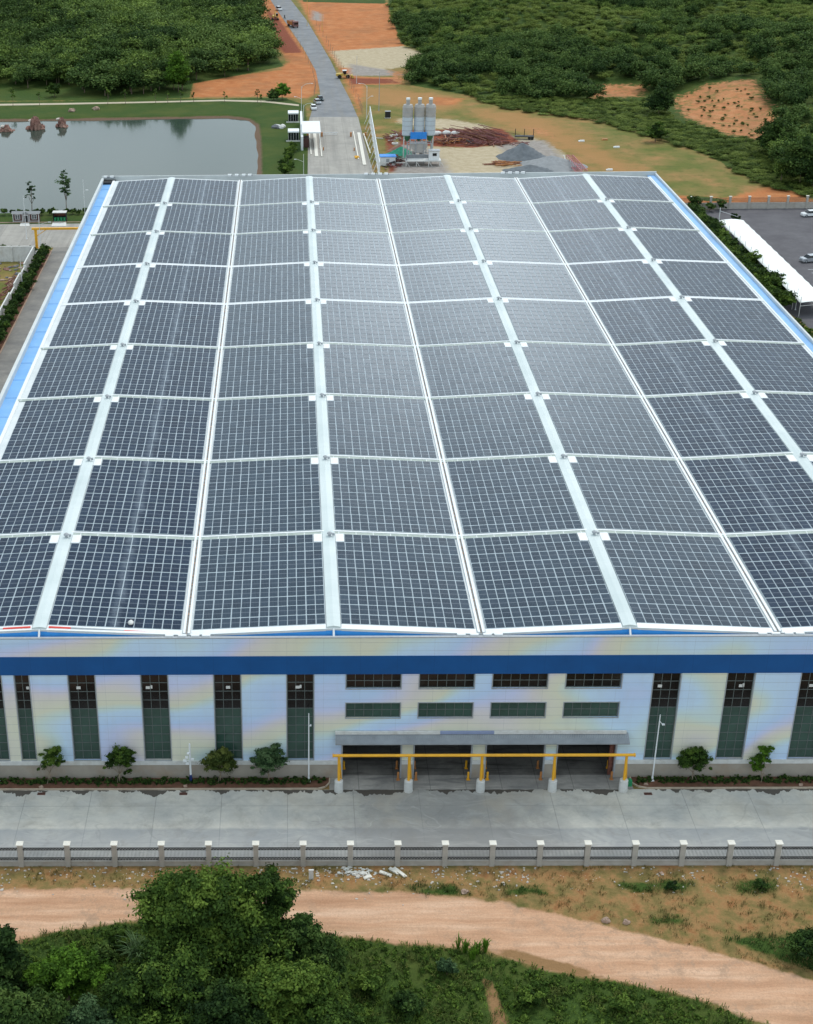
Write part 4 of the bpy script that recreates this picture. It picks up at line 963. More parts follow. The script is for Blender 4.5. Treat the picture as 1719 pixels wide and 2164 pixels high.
# far verge between the hall and the hill: patchy low growth
x, y, s = scatter(gp((985, 204), (1080, 235), (1250, 255), (1400, 300), (1500, 330), (1600, 390), (1719, 420), (1719, 400), (1640, 300), (1430, 255), (1400, 215)), 2.6, rng, (60, 190, 250, 420), .5, 0)
ok = (sdp(x, y, reds[0]) < 0) & (sdp(x, y, reds[1]) < 0); x, y = x[ok], y[ok]
tag(mass('low_scrub', [(x[i], y[i], rng.uniform(.7, 1.7), rng.uniform(2.6, 4), rng.normal()*.2) for i in range(len(x))], 'far_c', seed=7), kind='stuff')
# planted seedlings on the red terraces
rr = random.Random(3); mb = MB(); sd = []
for i in range(9):
    for j_ in range(14):
        px_, py_ = 1440+j_*14+rr.uniform(-7, 7), 210+i*10+rr.uniform(-5, 5); X, Y = G(px_, py_)
        if sdp(np.array([X]), np.array([Y]), P_terr[1])[0] > 2 and rr.random() < .8: sd.append((X, Y, rr.uniform(.6, 1.3), rr.uniform(.6, 1.5), .1))
tag(mass('seedlings', sd, 'leaf_dk', seed=8), kind='stuff')
# single trees that stand out
for (bx, by, top, wpx, m, lb) in [(378, 196, 112, 44, 'leaf_br', 'bright green cone shaped tree at the front of the left wood'), (597, 210, 176, 26, 'leaf_br', 'slender vivid green tree beside the red earth mound'),
                                  (116, 205, 174, 28, 'leaf', 'round green tree on the tan bank above the pond'), (1392, 245, 190, 52, 'leaf_dk', 'lone dark bush left of the red planted terrace'),
                                  (578, 212, 193, 26, 'leaf_dk', 'low dark bush left of the slender vivid green tree'), (1385, 300, 262, 34, 'leaf', 'grassy green bush below the lone dark bush'), (1640, 330, 255, 70, 'leaf_dk', 'big dark tree at the edge of the hill above the car park fence'), (1690, 392, 300, 80, 'leaf_dk', 'largest dark tree near the right edge above the car park')]:
    X, Y = G(bx, by); z0 = hz(X, Y); h = 1.0
    while FP(bx, by, Y) and PPY-FOC*((np.array([X, Y, z0+h])-CAM)@UP)/((np.array([X, Y, z0+h])-CAM)@FW) > top and h < 30: h += .2
    s = 3141/((np.array([X, Y, 2])-CAM)@FW); w_ = wpx/s/2
    tree(lb, (X, Y), [(0, 0, h*.5, w_, w_, h*.36), (0, 0, h*.8, w_*.6, w_*.6, h*.22), (w_*.45, 0, h*.38, w_*.6, w_*.6, h*.26), (-w_*.45, -.2, h*.4, w_*.6, w_*.6, h*.26)], m, .34, 60, 3, .15, int(bx), name='tree' if h > 4 else 'bush', cat='tree' if h > 4 else 'bush')

# ================================================================== FRONT YARD OBJECTS
def fence(name, label, x0, n, sp, y, hcap, hrail, hwall, m_rail, style, loc_x=0):
    f = thing(name, label, 'fence', (x0, y, 0))
    L = n*sp
    MB().box(-sp, L, -.12, .12, 0, hwall).box(-sp, L, -.19, .19, hwall, hwall+.07).build('plinth_wall', M['concrete_lt'], f)
    pm = MB().box(-.26, .26, -.26, .26, 0, hcap-.14).mesh('pillar', M['concrete_lt'])
    cm = MB().box(-.36, .36, -.36, .36, hcap-.14, hcap-.04).add([(-.36, -.36, hcap-.04), (.36, -.36, hcap-.04), (.36, .36, hcap-.04), (-.36, .36, hcap-.04), (0, 0, hcap+.06)], [(0, 1, 4), (1, 2, 4), (2, 3, 4), (3, 0, 4)]).mesh('cap', M['cap'])
    r = MB(); a, b = .27, sp-.27; z0, z1 = hwall+.10, hrail
    for z in (z0+.02, z1-.05) + ((z0+.30, z1-.33) if style else ()): r.box(a, b, -.03, .03, z, z+.05)
    nb = int((b-a)/.14)
    for i in range(nb):
        x_ = a+(i+.5)*(b-a)/nb; r.box(x_-.017, x_+.017, -.017, .017, z0+.07, z1-.05, 0 if not style else 1)
    if style:   # chequer of dark ring ornaments between the double rails
        nq = int((b-a)/.30)
        for zz in (z0+.07, z1-.28):
            for i in range(nq):
                x_ = a+(i+.25)*(b-a)/nq; r.box(x_-.09, x_+.09, -.025, .025, zz-.02, zz+.13); r.box(x_+.06, x_+.24, -.025, .025, zz+.12, zz+.25)
    rm = r.mesh('railing', m_rail)
    for i in range(n+1):
        o = mesh_obj('pillar', pm, f); o.location = (i*sp, 0, 0); mesh_obj('cap', cm, o)
    for i in range(-1, n):
        o = mesh_obj('railing', rm, f); o.location = (i*sp, 0, 0)
    return f
M['cap'] = pmat('pillar_cap', (.66, .63, .56), .7, .08, 2)
M['rail_dark'] = pmat('wrought_rail', (.03, .033, .035), .5, .2, 2)
M['rail_grey'] = pmat('grey_bars', (.13, .145, .15), .5, .15, 2)
fence('perimeter_fence', 'long concrete and railing fence with pale capped pillars in front of the yard', -52.22, 28, 4.895, -15.15, 2.95, 2.33, .62, [M['rail_dark'], M['rail_grey']], True)
fence('perimeter_fence', 'far boundary fence with white capped pillars behind the car park', 100.4, 12, 5.0, 247.2, 3.4, 2.9, 1.55, [M['rail_dark'], M['rail_dark']], False)

# yellow height bar in front of the loading bays
YB = -2.45
hb = thing('height_barrier', 'long yellow steel bar on yellow posts in round concrete bases before the loading bays', 'barrier', (21.5, YB, 0))
xs5 = [5.72, 13.48, 21.50, 29.50, 37.38]
mb = MB(); mb.tube((5.1-21.5, 0, 4.78), (38.15-21.5, 0, 4.78), .17, .17, 12); mb.tube((5.0-21.5, 0, 4.78), (5.1-21.5, 0, 4.78), .22, .22, 12); mb.tube((38.15-21.5, 0, 4.78), (38.3-21.5, 0, 4.78), .22, .22, 12)
mb.build('crossbar', M['yellow'], hb, False)
for i, x_ in enumerate(xs5):
    mb = MB(); mb.tube((0, 0, 1.25), (0, 0, 4.66), .16, .16, 12); mb.tube((.3, .25, 1.25), (.08, .03, 4.3), .07, .07, 8)
    mb.build('post', M['yellow'], hb, False, (x_-21.5, 0, 0))
    mb = MB(); mb.tube((0, 0, 0), (0, 0, 1.42), .50, .47, 20); mb.tube((0, 0, 1.42), (0, 0, 1.47), .47, .42, 20); mb.build('concrete_base', M['offwhite'], hb, False, (x_-21.5, 0, 0))
# short guard posts just inside each bay
mb = MB(); mb.tube((0, 0, 0), (0, 0, 1.0), .13, .13, 10); mb.tube((0, 0, 1.0), (0, 0, 1.05), .13, .06, 10); mb.box(-.2, .2, -.2, .2, 0, .03)
gm = mb.mesh('guard_post', M['yellow']); gm2 = mb.mesh('guard_post', M['orange'])
gl = ['first', 'second', 'third', 'last']; k_ = 0
for i, (a, b) in enumerate(doors):
    for (x_, y_, side, row) in ((a+.38, -.45, 'left', 'outer'), (b-.38, -.45, 'right', 'outer'), (a+.38, 1.7, 'left', 'inner'), (b-.38, 1.7, 'right', 'inner')):
        if (i, side, row) in ((0, 'left', 'outer'), (3, 'left', 'outer'), (3, 'left', 'inner')): continue
        o = mesh_obj('guard_post', gm if (i+k_) % 2 else gm2); o.location = (x_, y_, .055); k_ += 1
        tag(o, 'short %s guard post, %s one at the %s side of the %s loading bay' % ('yellow' if (i+k_-1) % 2 else 'rusty orange', row, side, gl[i]), 'bollard', 'guard posts in the loading bays')
# planting in the beds: low dark shrubs as ground cover, six small trees
rng = np.random.default_rng(21); L = []
for x_ in np.arange(-46, 4.2, .42): L += [(x_+rng.uniform(-.2, .2), rng.uniform(-1.25, -.35), .18, r_ := rng.uniform(.22, .45), r_, .34) for _ in range(2)]
for x_ in np.arange(39.3, 62, .42): L += [(x_+rng.uniform(-.2, .2), rng.uniform(-1.25, -.35), .18, r_ := rng.uniform(.22, .45), r_, .34) for _ in range(2)]
V, F, T = lobe_cloud(L, 260, .09, rng, sub=20, fill=.3); tag(mesh_obj('bed_shrubs', np_mesh('bed_shrubs', V, F, M['leaf_dk'], {'tint': T})), kind='stuff')
fts = [(106, 1645, [(108, 1600, 18), (92, 1620, 11), (122, 1612, 12), (113, 1590, 12)], 'leaf', 'small leafy tree with leaning crown, leftmost before the white wall'),
       (253, 1645, [(250, 1602, 22), (268, 1612, 16), (232, 1618, 12), (262, 1592, 16), (272, 1630, 10)], 'leaf', 'bushy round crowned tree second from the left before the white wall'),
       (466, 1646, [(463, 1612, 24), (448, 1618, 18), (482, 1620, 18), (464, 1598, 20)], 'leaf_ol', 'pale olive small tree right of the camera pole'),
       (570, 1645, [(566, 1606, 24), (546, 1614, 15), (588, 1612, 18), (575, 1594, 18), (560, 1628, 12)], 'leaf_bl', 'open crowned small tree left of the lamp pole beside the loading bays'),
       (1465, 1640, [(1462, 1604, 24), (1444, 1612, 16), (1482, 1614, 16), (1470, 1592, 18)], 'leaf', 'round dense small tree right of the tilted white lamp pole'),
       (1613, 1640, [(1617, 1590, 15), (1605, 1612, 15), (1600, 1625, 12), (1618, 1606, 12)], 'leaf_br', 'two lobed small tree at the right end of the white wall')]
for i, (bx, by, lb_, m, lb) in enumerate(fts):
    X = G(bx, 1655)[0]; Y = -.85; rr = random.Random(i); L = []
    for l in lb_:
        x, z = FP(l[0], l[1], Y); r_ = l[2]/16.6; L.append((x-X, rr.uniform(-.3, .3)*r_, z-.1, r_, r_, r_*.8))
    o = tree(lb, (X, Y, .1), L, m, .11, 620, 18, .07, 200+i, fill=.15, bark='bark_pale')
    mb = MB()
    for q in range(3): a = q*2.1; mb.tube((math.cos(a)*.5, math.sin(a)*.35, 0), (0, 0, 1.1), .025, .025, 5)
    mb.build('support_stakes', M['bark_pale'], o)
# lamp poles
def lamp(label, x, y, z, h, arms, kind='lamp_pole', grp=None, r=.09, mat='white', cat='lamp pole'):
    o = thing(kind, label, cat, (x, y, z), 0, grp)
    mb = MB(); mb.tube((0, 0, 0), (0, 0, .5), r*1.35, r*1.3, 10); mb.tube((0, 0, .5), (0, 0, h), r, r*.6, 10); mb.box(-.2, .2, -.2, .2, 0, .05); mb.build('pole', M[mat], o)
    for (dx, dz0, dz1, curve) in arms:
        mb = MB()
        if curve: 
            p = [(0, 0, dz0)]+[(dx*(1-math.cos(t))*.9, 0, dz0+(dz1-dz0)*math.sin(t)) for t in (R(30), R(60), R(90))]+[(dx, 0, dz1-.05)]
            for a, b in zip(p[:-1], p[1:]): mb.tube(a, b, r*.55, r*.5, 6)
        else: mb.tube((0, 0, dz0), (dx, 0, dz1), r*.5, r*.4, 6)
        sg = 1 if dx > 0 else -1
        a_ = mb.build('arm', M[mat], o)
        MB().box(min(dx, dx+sg*min(.7, abs(dx))), max(dx, dx+sg*min(.7, abs(dx))), -.12, .12, dz1-.12, dz1).build('lamp_head', M['white'], a_)
    return o
lamp('white lamp pole standing just left of the loading bays', G(653, 1655)[0], -.75, .1, 9.1, [(.14, 7.3, 7.6, False)], grp=None)
lamp('white lamp pole right of the loading bays in front of a tall window', G(1380, 1655)[0], -.75, .1, 8.8, [(.3, 8.0, 7.6, False)])
lamp('white lamp pole cut by the left edge of the photo before the white wall', G(2, 1655)[0]-.25, -.75, .1, 9.0, [(.12, 8.0, 8.2, False)])
cp = thing('camera_pole', 'white camera pole with several cameras in the bed before the white wall', 'camera pole', (G(404, 1655)[0], -.75, .1))
MB().tube((0, 0, .5), (0, 0, 5.1), .12, .10, 10).build('pole', M['white'], cp); MB().tube((0, 0, 0), (0, 0, .95), .16, .16, 10).build('pole_base', pmat('navy', (.02, .04, .16), .5, .1), cp)
for (dx, z, s_) in ((-.55, 2.9, 1), (-.35, 3.35, .8), (-.3, 2.55, 1), (.28, 3.1, .7), (-.2, 3.9, .6)):
    MB().tube((0, 0, z), (dx, -.1, z), .04, .04, 5).box(dx-.22*s_, dx+.18*s_, -.25, .05, z-.1*s_, z+.12*s_).build('camera', M['white'], cp)
# hydrant box, drain grates, stones in the beds
hyd = thing('hydrant', 'small green box at the right end of the yellow bar', 'hydrant box', (38.25, -1.55, .02))
MB().box(-.25, .25, -.25, .25, 0, .75).build('body', M['green_paint'], hyd); MB().tube((0, 0, .75), (0, 0, .92), .2, .12, 10).build('cap', M['green_paint'], hyd)
for (px_, lb) in ((88, 'rusty drain grate at the kerb below the leftmost small tree'), (388, 'rusty drain grate at the kerb near the camera pole'), (1370, 'rusty drain grate at the kerb right of the yellow bar')):
    X, Y = G(px_, 1678); mb = MB()
    for i in range(9): mb.box(-.42+i*.1, -.38+i*.1, -.2, .2, 0, .02)
    mb.box(-.45, .45, -.22, -.2, 0, .025); mb.box(-.45, .45, .2, .22, 0, .025); mb.box(-.45, .45, -.2, .2, -.01, .004, 1)
    o = mb.build('drain_grate', [M['rust'], M['black']], None, False, (X, Y, .026)); tag(o, lb, 'drain grate')
def rock(label, x, y, z, r, seed, mat='rock', name='rock', cat='rock'):
    o = MB().blob((0, 0, r[2]*.5), r, seed, 9, 6, amp=.28).build(name, M[mat], None, False, (x, y, z)); return tag(o, label, cat)
for (px_, py_, r_, lb) in ((345, 1652, .22, 'pale stone in the bed left of the camera pole'), (88, 1666, .28, 'grey stone on the bed edge below the leftmost small tree'), (392, 1664, .26, 'grey stone on the bed edge by the camera pole'), (1365, 1660, .25, 'flat stone on the bed edge right of the green box'), (1692, 1661, .25, 'stone at the bed edge near the right border')):
    X, Y = G(px_, py_); rock(lb, X, min(-.9, max(Y, -1.95)), .08, (r_, r_*.7, r_*.7), int(px_))
# things dumped outside the fence
for (px_, py_, r_, lb) in ((982, 1886, (.42, .3, .26), 'pinkish boulder beside the dirt track below the fence'), (1281, 1948, (.42, .34, .34), 'larger of two pale boulders beside the bend of the track'), (1324, 1950, (.34, .3, .28), 'smaller of two pale boulders beside the bend of the track'),
                           (1398, 1846, (.28, .2, .16), 'white stone in the litter strip below the fence'), (995, 1834, (.22, .15, .1), 'small white lump at the fence foot')):
    X, Y = G(px_, py_); rock(lb, X, Y, hz(X, Y)-.05, r_, int(px_)+1)
X, Y = G(658, 1858); o = MB().box(-.24, .24, -.06, .06, 0, 1.15).box(-.26, .26, -.09, .09, 1.15, 1.22).build('marker_stone', M['offwhite'], None, False, (X, Y, 0)); tag(o, 'upright white marker slab standing outside the fence', 'marker')
for i, (px_, py_, l, a, lb) in enumerate(((815, 1848, 1.35, -25, 'white broken slab lying leftmost in the slab heap'), (833, 1842, 1.2, -40, 'narrow white slab in the middle of the slab heap'), (845, 1845, 1.75, -48, 'longest white slab at the right of the slab heap'), (777, 1855, .9, 30, 'thin white strip lying left of the slab heap'))):
    X, Y = G(px_, py_); o = MB().box(-l/2, l/2, -.19, .19, 0, .12).box(-l/2+.1, l/2-.2, -.16, .16, .122, .17).build('broken_slab', M['cap'], None, False, (X, Y, hz(X, Y)+.04)); o.rotation_euler = (R(6), R(4), R(a)); tag(o, lb, 'slab', 'broken slabs outside the fence')
X, Y = G(755, 1845); rr = random.Random(2); mb = MB()
for i in range(46): x_, y_ = rr.gauss(0, .8), rr.gauss(0, .35); r_ = rr.uniform(.06, .24); mb.blob((x_, y_, .05), (r_*1.4, r_, r_*.7), i, 5, 4, amp=.35)
tag(mb.build('rubble_heap', pmat('white_rubble', (.55, .54, .50), .8, .25, 1.5, dirt=(.30, .22, .15)), None, False, (X, Y, hz(X, Y))), 'heap of white rubble and sheet scraps at the fence foot', 'rubble heap')

# ================================================================== LEFT SIDE
wl_ = thing('plot_wall', 'pale rendered wall around the rubble plot left of the hall', 'wall', (-59.8, 204.5, 0))
MB().box(-60, 0, -.15, .15, 0, 3.6).box(-60, .05, -.2, .2, 3.6, 3.7).build('back_wall', M['offwhite'], wl_)
mb = MB(); zz = 0
for (y0_, y1_, h_) in ((-.15, -14, 3.6), (-14, -20, 2.8), (-20, -28, 3.3), (-28, -34, 2.6), (-34, -90, 3.2)): mb.box(-.45, -.15, y1_, y0_, 0, h_)
mb.build('side_wall', M['offwhite'], wl_)
for x_ in (-5.6, -13, -21): MB().box(x_-.3, x_+.3, -.4, -.15, 0, 3.4).build('pier', M['offwhite'], wl_)
rng = np.random.default_rng(77)
rr = random.Random(12); mb = MB()
for i in range(260):
    x_, y_ = rr.uniform(-85, -61.5), rr.uniform(168, 203); r_ = rr.uniform(.15, .7); mb.blob((x_, y_, .1), (r_*1.3, r_, r_*.5), i, 6, 4, mi=i % 3, amp=.3)
for i in range(22):
    x_, y_ = rr.gauss(-62.8, .6), rr.uniform(170, 190); a = rr.uniform(-.4, .4)+1.2; mb.tube((x_, y_, .3+rr.random()), (x_+math.cos(a)*4, y_+math.sin(a)*4, .4+rr.random()), .09, .09, 5, 3)
tag(mb.build('rubble', [M['rock'], M['rock_red'], M['gravel'], M['rust']]), kind='stuff')
def hedge_row(name, label, x0, x1, y0, y1, step, h, group, m='leaf_dk', seed=0, cat='shrub', w_=None):
    rr = random.Random(seed); vs = []
    for i in range(4):
        rng = np.random.default_rng(seed+i); ww = w_ or h*.55
        L = [(rng.uniform(-.35, .35)*ww, rng.uniform(-.35, .35)*ww, h*rng.uniform(.35, .7), ww*rng.uniform(.5, .8), ww*rng.uniform(.5, .8), h*.34) for _ in range(4)]
        V, F, T = lobe_cloud(L, 60, .26, rng, sub=6, fill=.4); vs.append(np_mesh('crown', V, F, M[m if i != 2 else 'leaf'], {'tint': T}))
    tk = MB().tube((0, 0, 0), (0, 0, h*.5), .1, .06, 6).mesh('trunk', M['bark'])
    n = max(1, int(math.hypot(x1-x0, y1-y0)/step))
    for i in range(n):
        t = (i+.5)/n; X = x0+(x1-x0)*t+rr.uniform(-.4, .4); Y = y0+(y1-y0)*t+rr.uniform(-.3, .3)*step
        o = thing(name, label, cat, (X, Y, .1), rr.uniform(0, 6), group); s_ = rr.uniform(.8, 1.2)
        c = mesh_obj('crown', vs[i % 4], o); c.scale = (s_, s_, s_*rr.uniform(.85, 1.15)); mesh_obj('trunk', tk, o)
hedge_row('hedge_shrub', 'dark dense shrub in the hedge along the left side street', -58.7, -58.5, 120, 210, 1.7, 2.6, 'hedge shrubs along the left side street', seed=1)
hedge_row('planter_shrub', 'round leafy bush in the planter behind the rubble plot wall', -72, -60.5, 209.5, 209.5, 2.3, 2.2, 'bushes in the planter behind the plot wall', 'leaf', seed=9)
MB_ = MB().box(-76, -59.2, 206.8, 207.0, 0, .8); tag(MB_.box(-76, -59.2, 212.2, 212.4, 0, .8).box(-76, -59.2, 207, 212.2, 0, .6).build('planter', M['offwhite']), 'long white planter behind the rubble plot wall', 'planter')
# hut
X, Y = G(56, 470); hut = thing('hut', 'brown hut with white framed windows and arched door by the pond', 'hut', (X, Y, 0))
W2 = 3.4
MB().box(-W2, W2, 0, 2.0, 0, 2.3).build('wall', M['brick'], hut)
MB().add([(-W2-.3, -.3, 2.3), (W2+.3, -.3, 2.3), (W2+.3, .9, 2.75), (-W2-.3, .9, 2.75), (W2+.3, 2.2, 2.3), (-W2-.3, 2.2, 2.3)], [(0, 1, 2, 3), (3, 2, 4, 5), (0, 3, 5), (1, 4, 2), (5, 4, 1, 0)]).add([(-.9, -.35, 2.3), (.9, -.35, 2.3), (0, -.35, 2.95), (0, .9, 2.95)], [(0, 1, 2), (0, 2, 3), (1, 3, 2)]).build('roof', M['mid_grey'], hut)
mb = MB()
for x_ in (-W2, W2-.12, -.95, .83): mb.box(x_, x_+.12, -.08, .0, 0, 2.3)
mb.box(-W2, W2, -.09, 0, 2.16, 2.3); mb.box(-W2, -.95, -.12, 0, .3, .4); mb.box(.95, W2, -.12, 0, .3, .4)
mb.build('white_trim', M['white'], hut)
for x_ in (-2.15, 2.15):
    w0 = MB().box(x_-.6, x_+.6, -.05, .0, .95, 1.95).build('window', M['glass_dark'], hut)
    MB().box(x_-.66, x_+.66, -.10, -.04, 1.95, 2.05).box(x_-.66, x_+.66, -.10, -.04, .85, .95).box(x_-.66, x_-.58, -.1, -.04, .95, 1.95).box(x_+.58, x_+.66, -.1, -.04, .95, 1.95).box(x_-.04, x_+.04, -.09, -.051, .95, 1.95).box(x_-.58, x_+.58, -.085, -.052, 1.42, 1.48).build('frame', M['white'], w0)
d0 = MB().box(-.5, .5, -.05, 0, 0, 1.85).build('door', M['dark'], hut); MB().box(-.62, -.5, -.1, 0, 0, 1.85).box(.5, .62, -.1, 0, 0, 1.85).box(-.62, .62, -.1, 0, 1.85, 2.0).build('frame', M['white'], d0)
X, Y = G(127, 469); sh = thing('bin_shelter', 'open recycling shelter with green bins beside the brown hut', 'bin shelter', (X, Y, 0))
MB().box(-1.8, 1.8, -.2, 1.9, 2.35, 2.5).build('roof', M['offwhite'], sh); MB().box(-1.7, -1.6, 0, 1.7, 0, 2.35).box(1.6, 1.7, 0, 1.7, 0, 2.35).box(-1.6, 1.6, 1.6, 1.7, 0, 2.35).build('frame', M['dark'], sh)
MB().box(-1.6, 1.6, 1.52, 1.59, 1.2, 2.2).build('sign_panel', M['rust'], sh)
for i in range(4):
    x_ = -1.2+i*.8; b_ = thing('wheelie_bin', 'green lidded bin, %s from the left in the recycling shelter' % gl[i], 'bin', (X+x_, Y+.5, 0), 0, 'green bins in the shelter')
    MB().prism([(-.25, -.25), (.25, -.25), (.28, .3), (-.28, .3)], .1, 1.0).build('body', M['green_paint'], b_); MB().box(-.3, .3, -.3, .34, 1.0, 1.08).build('lid', M['green_paint'], b_)
sheet('hut_path', [(45, 468), (62, 468), (63, 478), (42, 478)], .06, M['offwhite']); sheet('hut_path', [(113, 467), (140, 467), (141, 478), (109, 478)], .06, M['offwhite'])
# yellow gantry over the side street
ga = thing('height_gantry', 'tall yellow height limit gantry across the left side street', 'gantry', (-61.0, 214.5, 0))
MB().box(-.3, .3, -.25, .25, 0, 4.9).build('post', M['yellow'], ga); MB().box(16.6, 17.1, -.25, .25, 0, 4.9).build('post', M['yellow'], ga)
MB().box(-.9, 17.6, -.3, .3, 4.9, 5.35).build('crossbar', M['yellow'], ga); MB().tube((.3, 0, 3.4), (2.6, 0, 4.9), .09, .09, 6).build('brace', M['yellow'], ga); MB().tube((16.6, 0, 3.4), (14.4, 0, 4.9), .09, .09, 6).build('brace', M['yellow'], ga)
# street lamps on the left
for (bx, by, top, arms, lb) in ((57, 505, 422, 'c', 'white lamp with curved head standing before the brown hut'), (88, 535, 462, 'a', 'white lamp pole with side arm in the hedge by the gantry'), (49, 616, 548, 'n', 'slim white pole in the hedge nearer the hall'), (181, 462, 387, 'n', 'tall slim lamp pole by the pond at the hall corner')):
    X, Y = G(bx, by); s_ = 3141/((np.array([X, Y, 4])-CAM)@FW); h = (by-top)/s_/.9
    lamp(lb, X, Y, 0, h, [(1.0, h-1.2, h, True)] if arms == 'c' else ([(2.2, h*.76, h*.83, False)] if arms == 'a' else [(.6, h*.68, h*.74, False)]), r=.08)

# ================================================================== POND
for (cx_, y0_, n, w_, h_, lb) in ((14, 277, 5, 5.0, 2.2, 'flat cluster of reddish rocks at the left edge of the pond'), (76, 273, 6, 7.2, 4.0, 'largest reddish rock mound rising from the pond'), (130, 268, 3, 3.6, 3.6, 'smallest rounded reddish rock in the pond')):
    X, Y = G(cx_, y0_, -.75); rr = random.Random(cx_); o = thing('pond_rock', lb, 'rock', (X, Y, -.75))
    mb = MB()
    for i in range(n*3):
        t = rr.uniform(-1, 1); hh = h_*(1-abs(t)**1.5)*rr.uniform(.6, 1); mb.blob((t*w_*.42, rr.uniform(-.8, 1.2), hh*.15), (w_/n*.7*rr.uniform(.8, 1.3), 1.5, hh*.9), i+cx_, 9, 6, amp=.3, base=-.4)
    mb.build('boulders', M['rock_red'], o)
    rock_ = MB().blob((-w_*.2, -.3, h_*.72), (.8, .6, .45), cx_, 7, 5, amp=.2).build('pale_top_stone', pmat('pale_stone_%d' % cx_, (.58, .50, .44), .9, .1), o)
for (bx, by, lb) in ((152, 236, 'pinkish boulder, left one of two on the pond bank'), (204, 232, 'pinkish boulder, right one of two on the pond bank')):
    X, Y = G(bx, by); rock(lb, X, Y, hz(X, Y), (1.2, .9, .8), bx, 'rock')
# thin young trees round the pond
yt = [(28, 224, 190), (84, 222, 196), (228, 222, 186), (266, 220, 190), (330, 218, 190), (355, 218, 194), (382, 217, 192), (410, 216, 196), (475, 216, 196), (545, 218, 190), (552, 222, 200)]
for i, (bx, by, top) in enumerate(yt):
    X, Y = G(bx, by); s_ = 3141/((np.array([X, Y, 3])-CAM)@FW); h = (by-top)/s_/.95; rr = random.Random(i)
    ordn = ['first', 'second', 'third', 'fourth', 'fifth', 'sixth', 'seventh', 'eighth', 'ninth', 'tenth', 'eleventh'][i]
    tree('thin young tree on the far pond bank, %s counted from the left' % ordn, (X, Y), [(rr.uniform(-.4, .4), 0, h*.7, h*.16, h*.16, h*.2), (rr.uniform(-.7, .7), 0, h*.55, h*.12, h*.12, h*.12), (0, 0, h*.88, h*.09, h*.09, h*.12)], 'leaf', .3, 16, 3, .09, 300+i, fill=0, group='young trees on the far pond bank')
for i, (bx, by, top, lb) in enumerate(((68, 450, 386, 'sparse conical tree behind the brown hut'), (141, 452, 362, 'tall thin tree beside the recycling shelter'), (-8, 450, 402, 'tree at the left edge by the near pond bank'))):
    X, Y = G(bx, by); s_ = 3141/((np.array([X, Y, 3])-CAM)@FW); h = (by-top)/s_/.95
    tree(lb, (X, Y), [(0, 0, h*.62, h*.13, h*.13, h*.16), (.5, 0, h*.78, h*.10, h*.1, h*.12), (-.5, 0, h*.5, h*.10, h*.1, h*.10), (0, 0, h*.9, h*.06, h*.06, h*.1), (.8, 0, h*.45, h*.06, h*.06, h*.06)], 'leaf_bl', .24, 60, 5, .13, 330+i, fill=0)
hedge_row('bank_shrub', 'low dark shrub in the row along the near pond bank', -75, -50, 246.5, 247.5, 1.9, 1.6, 'shrubs along the near pond bank', seed=14)

# ================================================================== VEHICLES
def wheel(mb_, x, y, r, w_): pass
def car(label, loc, rz, paint, L_=4.4, W_=1.8, H_=1.5, suv=False, name='parked_car'):
    o = thing(name, label, 'car', loc, rz)
    h0, hb_ = .28, .92 if not suv else 1.05
    prof = [(-L_/2, h0), (-L_/2, hb_*.72), (-L_/2+.12, hb_*.95), (-L_/2+.9, hb_), (L_/2-1.0, hb_+.02), (L_/2-.08, hb_+.0), (L_/2, hb_*.6), (L_/2, h0)]
    b = MB().side(prof, -W_/2, W_/2); 
    r0, r1 = -.55, L_/2-.55 if suv else L_/2-.95
    b.add([(r0-.05, -W_/2+.18, H_), (r1-.05, -W_/2+.18, H_), (r1-.05, W_/2-.18, H_), (r0-.05, W_/2-.18, H_), (r0-.05, -W_/2+.18, H_+.03), (r1-.05, -W_/2+.18, H_+.03), (r1-.05, W_/2-.18, H_+.03), (r0-.05, W_/2-.18, H_+.03)], [(4, 5, 6, 7), (0, 1, 5, 4), (2, 3, 7, 6), (1, 2, 6, 5), (3, 0, 4, 7)])
    bo = b.build('body', paint, o)
    f0, f1 = -L_/2+1.0, L_/2-.35
    MB().add([(f0, -W_/2+.06, hb_), (f1, -W_/2+.06, hb_), (f1, W_/2-.06, hb_), (f0, W_/2-.06, hb_), (r0, -W_/2+.2, H_), (r1, -W_/2+.2, H_), (r1, W_/2-.2, H_), (r0, W_/2-.2, H_)], [(0, 1, 5, 4), (1, 2, 6, 5), (2, 3, 7, 6), (3, 0, 4, 7)]).build('windows', M['glass_dark'], o)
    for sx in (-L_/2+.85, L_/2-.85):
        for sy in (-1, 1):
            y_ = sy*(W_/2-.1); w0 = MB().tube((sx, y_-.11, .33), (sx, y_+.11, .33), .33, .33, 14).build('wheel', M['rubber'], o)
            MB().tube((sx, y_+sy*.112, .33), (sx, y_+sy*.125, .33), .2, .19, 10).build('rim', M['grey_metal'], w0)
    for sy in (-1, 1):
        MB().box(-L_/2-.02, -L_/2+.1, sy*(W_/2-.3)-.18, sy*(W_/2-.3)+.18, .58, .74).build('headlight', M['white'], o)
        MB().box(L_/2-.1, L_/2+.02, sy*(W_/2-.25)-.14, sy*(W_/2-.25)+.14, .6, .8).build('tail_light', M['rope_red'], o)
    return o
cw = pmat('car_white', (.75, .76, .77), .25, .02); cs = pmat('car_silver', (.45, .47, .50), .25, .03, metal=.4); cdk = pmat('car_dark', (.03, .05, .055), .2, .1)
X, Y = G(663, 231); car('white car parked nearest at the left edge of the asphalt road', (X, Y, .04), R(90)+.08, cw)
X, Y = G(671, 219); car('silver car parked behind the white car at the road edge', (X, Y, .04), R(90)+.25, cs)
X, Y = G(677, 212); car('dark grey car parked third along the road edge', (X, Y, .04), R(90)+.2, cdk)
